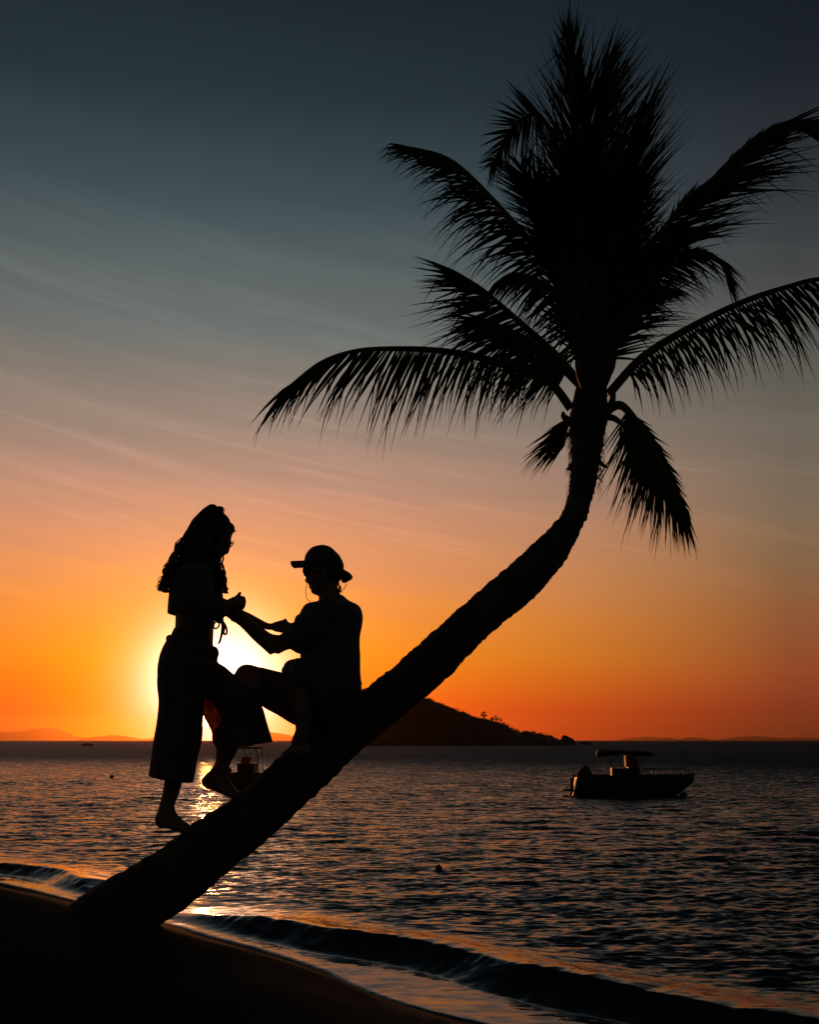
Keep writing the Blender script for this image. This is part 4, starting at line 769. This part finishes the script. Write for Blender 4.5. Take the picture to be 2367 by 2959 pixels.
def boat_right():
    X0, Y0 = (1653 - CX) / F * 48.0, 48.0
    t = thing('motor_boat', (X0, Y0, 0.0), 'dark open motor boat with canvas canopy moored to the right of the palm', 'boat'); t.rotation_euler = (0, 0, R(-7)); t.scale = (.955, .955, .94)
    mb = MB(); hull(mb, 5.95, .98, 2.1); hl = lpart('hull', mb, HULLM, t, False)
    r = MB(); 
    for s in (-1, 1): tube(r, [(u * 5.95, s * (1.05 * (1 - max(0, (u - .42) / .58) ** 2.2) + .015), .98 + .09 * max(0, u - .5) * 2) for u in np.linspace(0, 1, 15)], .035, m=1, k=6)
    q = lpart('rub_rail', r, DECKM, t); q.parent = hl
    p = MB(); box(p, (-.22, 0, .26), (.25, .7, .04)); tube(p, [(-.3, .3, .3), (-.1, .3, .5), (.1, .3, .6)], .025); lpart('swim_platform', p, DECKM, t)
    # engine under a cover
    m = MB(); A = [(.18, .1, .95, 1.0), (.2, .14, 1.1, 1.0)]
    rings = []
    for z, x0, x1, w in [(.70, .22, 1.0, .42), (.95, .2, 1.03, .45), (1.08, .22, 1.0, .43), (1.28, .38, .93, .36), (1.44, .52, .80, .25), (1.50, .58, .72, .12)]:
        th = np.linspace(0, 2 * math.pi, 14, endpoint=False); rings.append(np.c_[(x0 + x1) / 2 + (x1 - x0) / 2 * np.cos(th), w * np.sin(th), np.full(14, z)])
    rings_to(m, rings); mo = lpart('outboard_motor', m, CANVM, t); lg = MB(); box(lg, (.0, 0, .3), (.09, .07, .55)); k = lpart('motor_leg', lg, DECKM, t); k.parent = mo
    b = MB(); tube(b, [(1.0, -.6, 1.28), (1.45, -.6, 1.27)], .03); tube(b, [(1.25, -.6, .95), (1.25, -.6, 1.3)], .02); lpart('stern_rail', b, STEELM, t)
    c = MB(); box(c, (2.35, 0, 1.12), (.42, .5, .26)); rings = []
    for z, x0, x1 in [(.8, 2.75, 3.35), (1.2, 2.72, 3.3), (1.45, 2.72, 3.25)]: rings.append([(x0, -.5, z), (x1, -.5, z), (x1, .5, z), (x0, .5, z)])
    rings_to(c, rings); lpart('console', c, HULLM, t, False)
    w = MB(); rings = [[(2.62, -.48, 1.45), (3.24, -.48, 1.42), (3.24, .48, 1.42), (2.62, .48, 1.45)], [(2.6, -.42, 2.0), (3.12, -.42, 2.0), (3.12, .42, 2.0), (2.6, .42, 2.0)]]; rings_to(w, rings); lpart('windscreen', w, REDG, t, False)
    cn = MB(); rings = []
    for u in np.linspace(0, 1, 12):
        x = 1.22 + 2.70 * u; arch = .09 * math.sin(u * 3.14) - (.0 if u < .5 else .02); thk = .10 + .10 * (1 - u) if u < .45 else .10 + .06 * math.sin((u - .45) / .55 * 3.14)
        th = np.linspace(0, 2 * math.pi, 16, endpoint=False); rings.append(np.c_[np.full(16, x), .92 * np.cos(th), 2.10 + arch + np.sin(th) * thk * (.75 + .25 * np.abs(np.sin(th)))])
    rings_to(cn, rings); can = lpart('canopy', cn, CANVM, t)
    g = np.random.default_rng(2)
    for i in range(16):
        fr = MB(); x = 1.4 + 1.15 * i / 15; y = (g.random() - .5) * 1.3; tube(fr, [(x, y, 2.2), (x - .03, y, 2.33), (x - .05 - .05 * g.random(), y, 2.36 + .12 * g.random())], [.02, .016, .004], m=2, k=5)
        q = lpart('rod', fr, CANVM, t); q.parent = can
    for pts in [[(1.5, 1.98), (1.63, 1.6), (1.6, .98)], [(1.62, 1.98), (2.12, 1.25)], [(2.32, 1.98), (1.85, 1.65)], [(3.2, 1.98), (3.3, 1.55), (3.36, .98)], [(3.25, 1.66), (3.75, 1.05)], [(3.7, 1.95), (3.35, 1.68)]]:
        for y in (-.8, .8): lpart('canopy_pole', tube(MB(), [(x, y, z) for x, z in pts], .018, k=6), STEELM, t)
    r = MB()
    for s in (-1, 1):
        tube(r, [(3.55, s * .85, 1.32), (4.5, s * .75, 1.33), (5.55, s * .3, 1.34), (5.72, 0, 1.34)], .018); 
        for x, y in ((4.0, .8), (4.8, .62), (5.4, .35)): tube(r, [(x, s * y, 1.0), (x + .05, s * y, 1.33)], .014)
    lpart('bow_rail', r, STEELM, t)
    a = MB(); tube(a, [(5.6, 0, 1.08), (5.95, 0, 1.1), (6.02, 0, 1.02)], .05); tube(a, [(5.55, .1, 1.0), (5.75, .1, 1.3)], .025); lpart('bow_roller', a, STEELM, t)
    l = MB(); tube(l, [(5.25, -.05, .55), (5.22, -.1, .2), (5.23, -.12, -.1)], .016); lpart('mooring_line', l, CANVM, t)
    bl = MB(); ellipsoid(bl, (0, 0, 0), (.17, .17, .14)); tube(bl, [(0, 0, .1), (0, 0, .2)], .03); o = put('mooring_buoy', bl.mesh('mooring_buoy'), BUOYM); o.location = (X0 + 5.1, Y0 - .9, .06); tag(o, 'small dark mooring buoy under the bow of the canopied boat', 'buoy')
boat_right()

def boat_left():
    D = 55.0; s = F / D; X0 = (652 - CX) / F * D
    t = thing('motor_boat', (X0, D, 0.0), 'small motor boat with red cloth in its frame, half hidden behind the palm trunk', 'boat'); t.rotation_euler = (0, 0, R(-5))
    mb = MB(); hull(mb, 4.8, .86, 1.9); lpart('hull', mb, HULLM, t, False)
    px = lambda x: (x - 652) / s; pz = lambda y: (HOR + CAMZ * s - y) / s
    c = MB(); box(c, (px(716), 0, pz(2220)), (px(740) - px(716), .45, .30)); ellipsoid(c, (px(704), 0, pz(2224)), (.25, .4, .25)); lpart('console', c, HULLM, t, False)
    r = MB(); rows = [[(px(703 + 27 * u + (1.5 if v < .5 else 0)), -.46 + .03 * math.sin(u * 14 + v), pz(2188 + 21 * v - 3 * math.sin(u * 3))) for u in np.linspace(0, 1, 14)] for v in np.linspace(0, 1, 5)]
    n, k = 5, 14; v = np.array(rows).reshape(-1, 3); f = [(i * k + j, i * k + j + 1, (i + 1) * k + j + 1, (i + 1) * k + j) for i in range(n - 1) for j in range(k - 1)]
    v2 = np.vstack([v, v + np.array([0, .02, 0])]); f += [tuple(q + n * k for q in reversed(w)) for w in f[:]]; r.add(v2, f); lpart('red_cloth', r, REDM, t)
    for pts in [[(712, 2160), (718, 2185), (720, 2230)], [(726, 2160), (739, 2186), (743, 2230)], [(750, 2155), (753, 2190), (755, 2232)]]:
        for y in (-.6, .6): lpart('canopy_pole', tube(MB(), [(px(a), y, pz(b)) for a, b in pts], .02, k=6), STEELM, t)
    cn = MB(); box(cn, (px(722), 0, pz(2160)), (px(752) - px(722), .7, .05)); lpart('canopy', cn, CANVM, t, False)
    o = MB(); box(o, (px(660), 0, .55), (.12, .18, .42)); ellipsoid(o, (px(660), 0, .98), (.2, .18, .14)); lpart('outboard_motor', o, CANVM, t)
boat_left()

def buoy(px, py, r, label):
    D = (CAMZ - r * .35) * F / (py - HOR); mb = MB(); ellipsoid(mb, (0, 0, 0), (r, r, r * .95), 18, 12); tube(mb, [(0, 0, r * .85), (0, 0, r * 1.15)], r * .18, m=2)
    o = put('buoy', mb.mesh('buoy'), BUOYM); o.location = ((px - CX) / F * D, D, r * .35); tag(o, label, 'buoy', 'round buoys afloat on the bay')
buoy(323, 2244, .15, 'round dark buoy floating beyond the standing person on the left')
buoy(1268, 2508, .075, 'round dark buoy floating in open water to the right of the trunk')

# ------------------------------------------------------------------ air
def build_haze():
    mb = MB(); box(mb, (0, 19000, 397.0), (27000, 19500, 400.0)); o = put('haze', mb.mesh('haze'), None, smooth=False)
    m = bpy.data.materials.new('haze_mat'); m.use_nodes = True; nt = m.node_tree; nt.nodes.clear()
    out = nt.nodes.new('ShaderNodeOutputMaterial'); v = nt.nodes.new('ShaderNodeVolumePrincipled')
    v.inputs['Color'].default_value = (1.0, 0.46, 0.15, 1); v.inputs['Density'].default_value = 2.5e-5; v.inputs['Anisotropy'].default_value = 0.85
    nt.links.new(v.outputs[0], out.inputs['Volume']); o.data.materials.append(m); structure(o, 'stuff'); o['label'] = 'thin sunset haze over the bay'
build_haze()
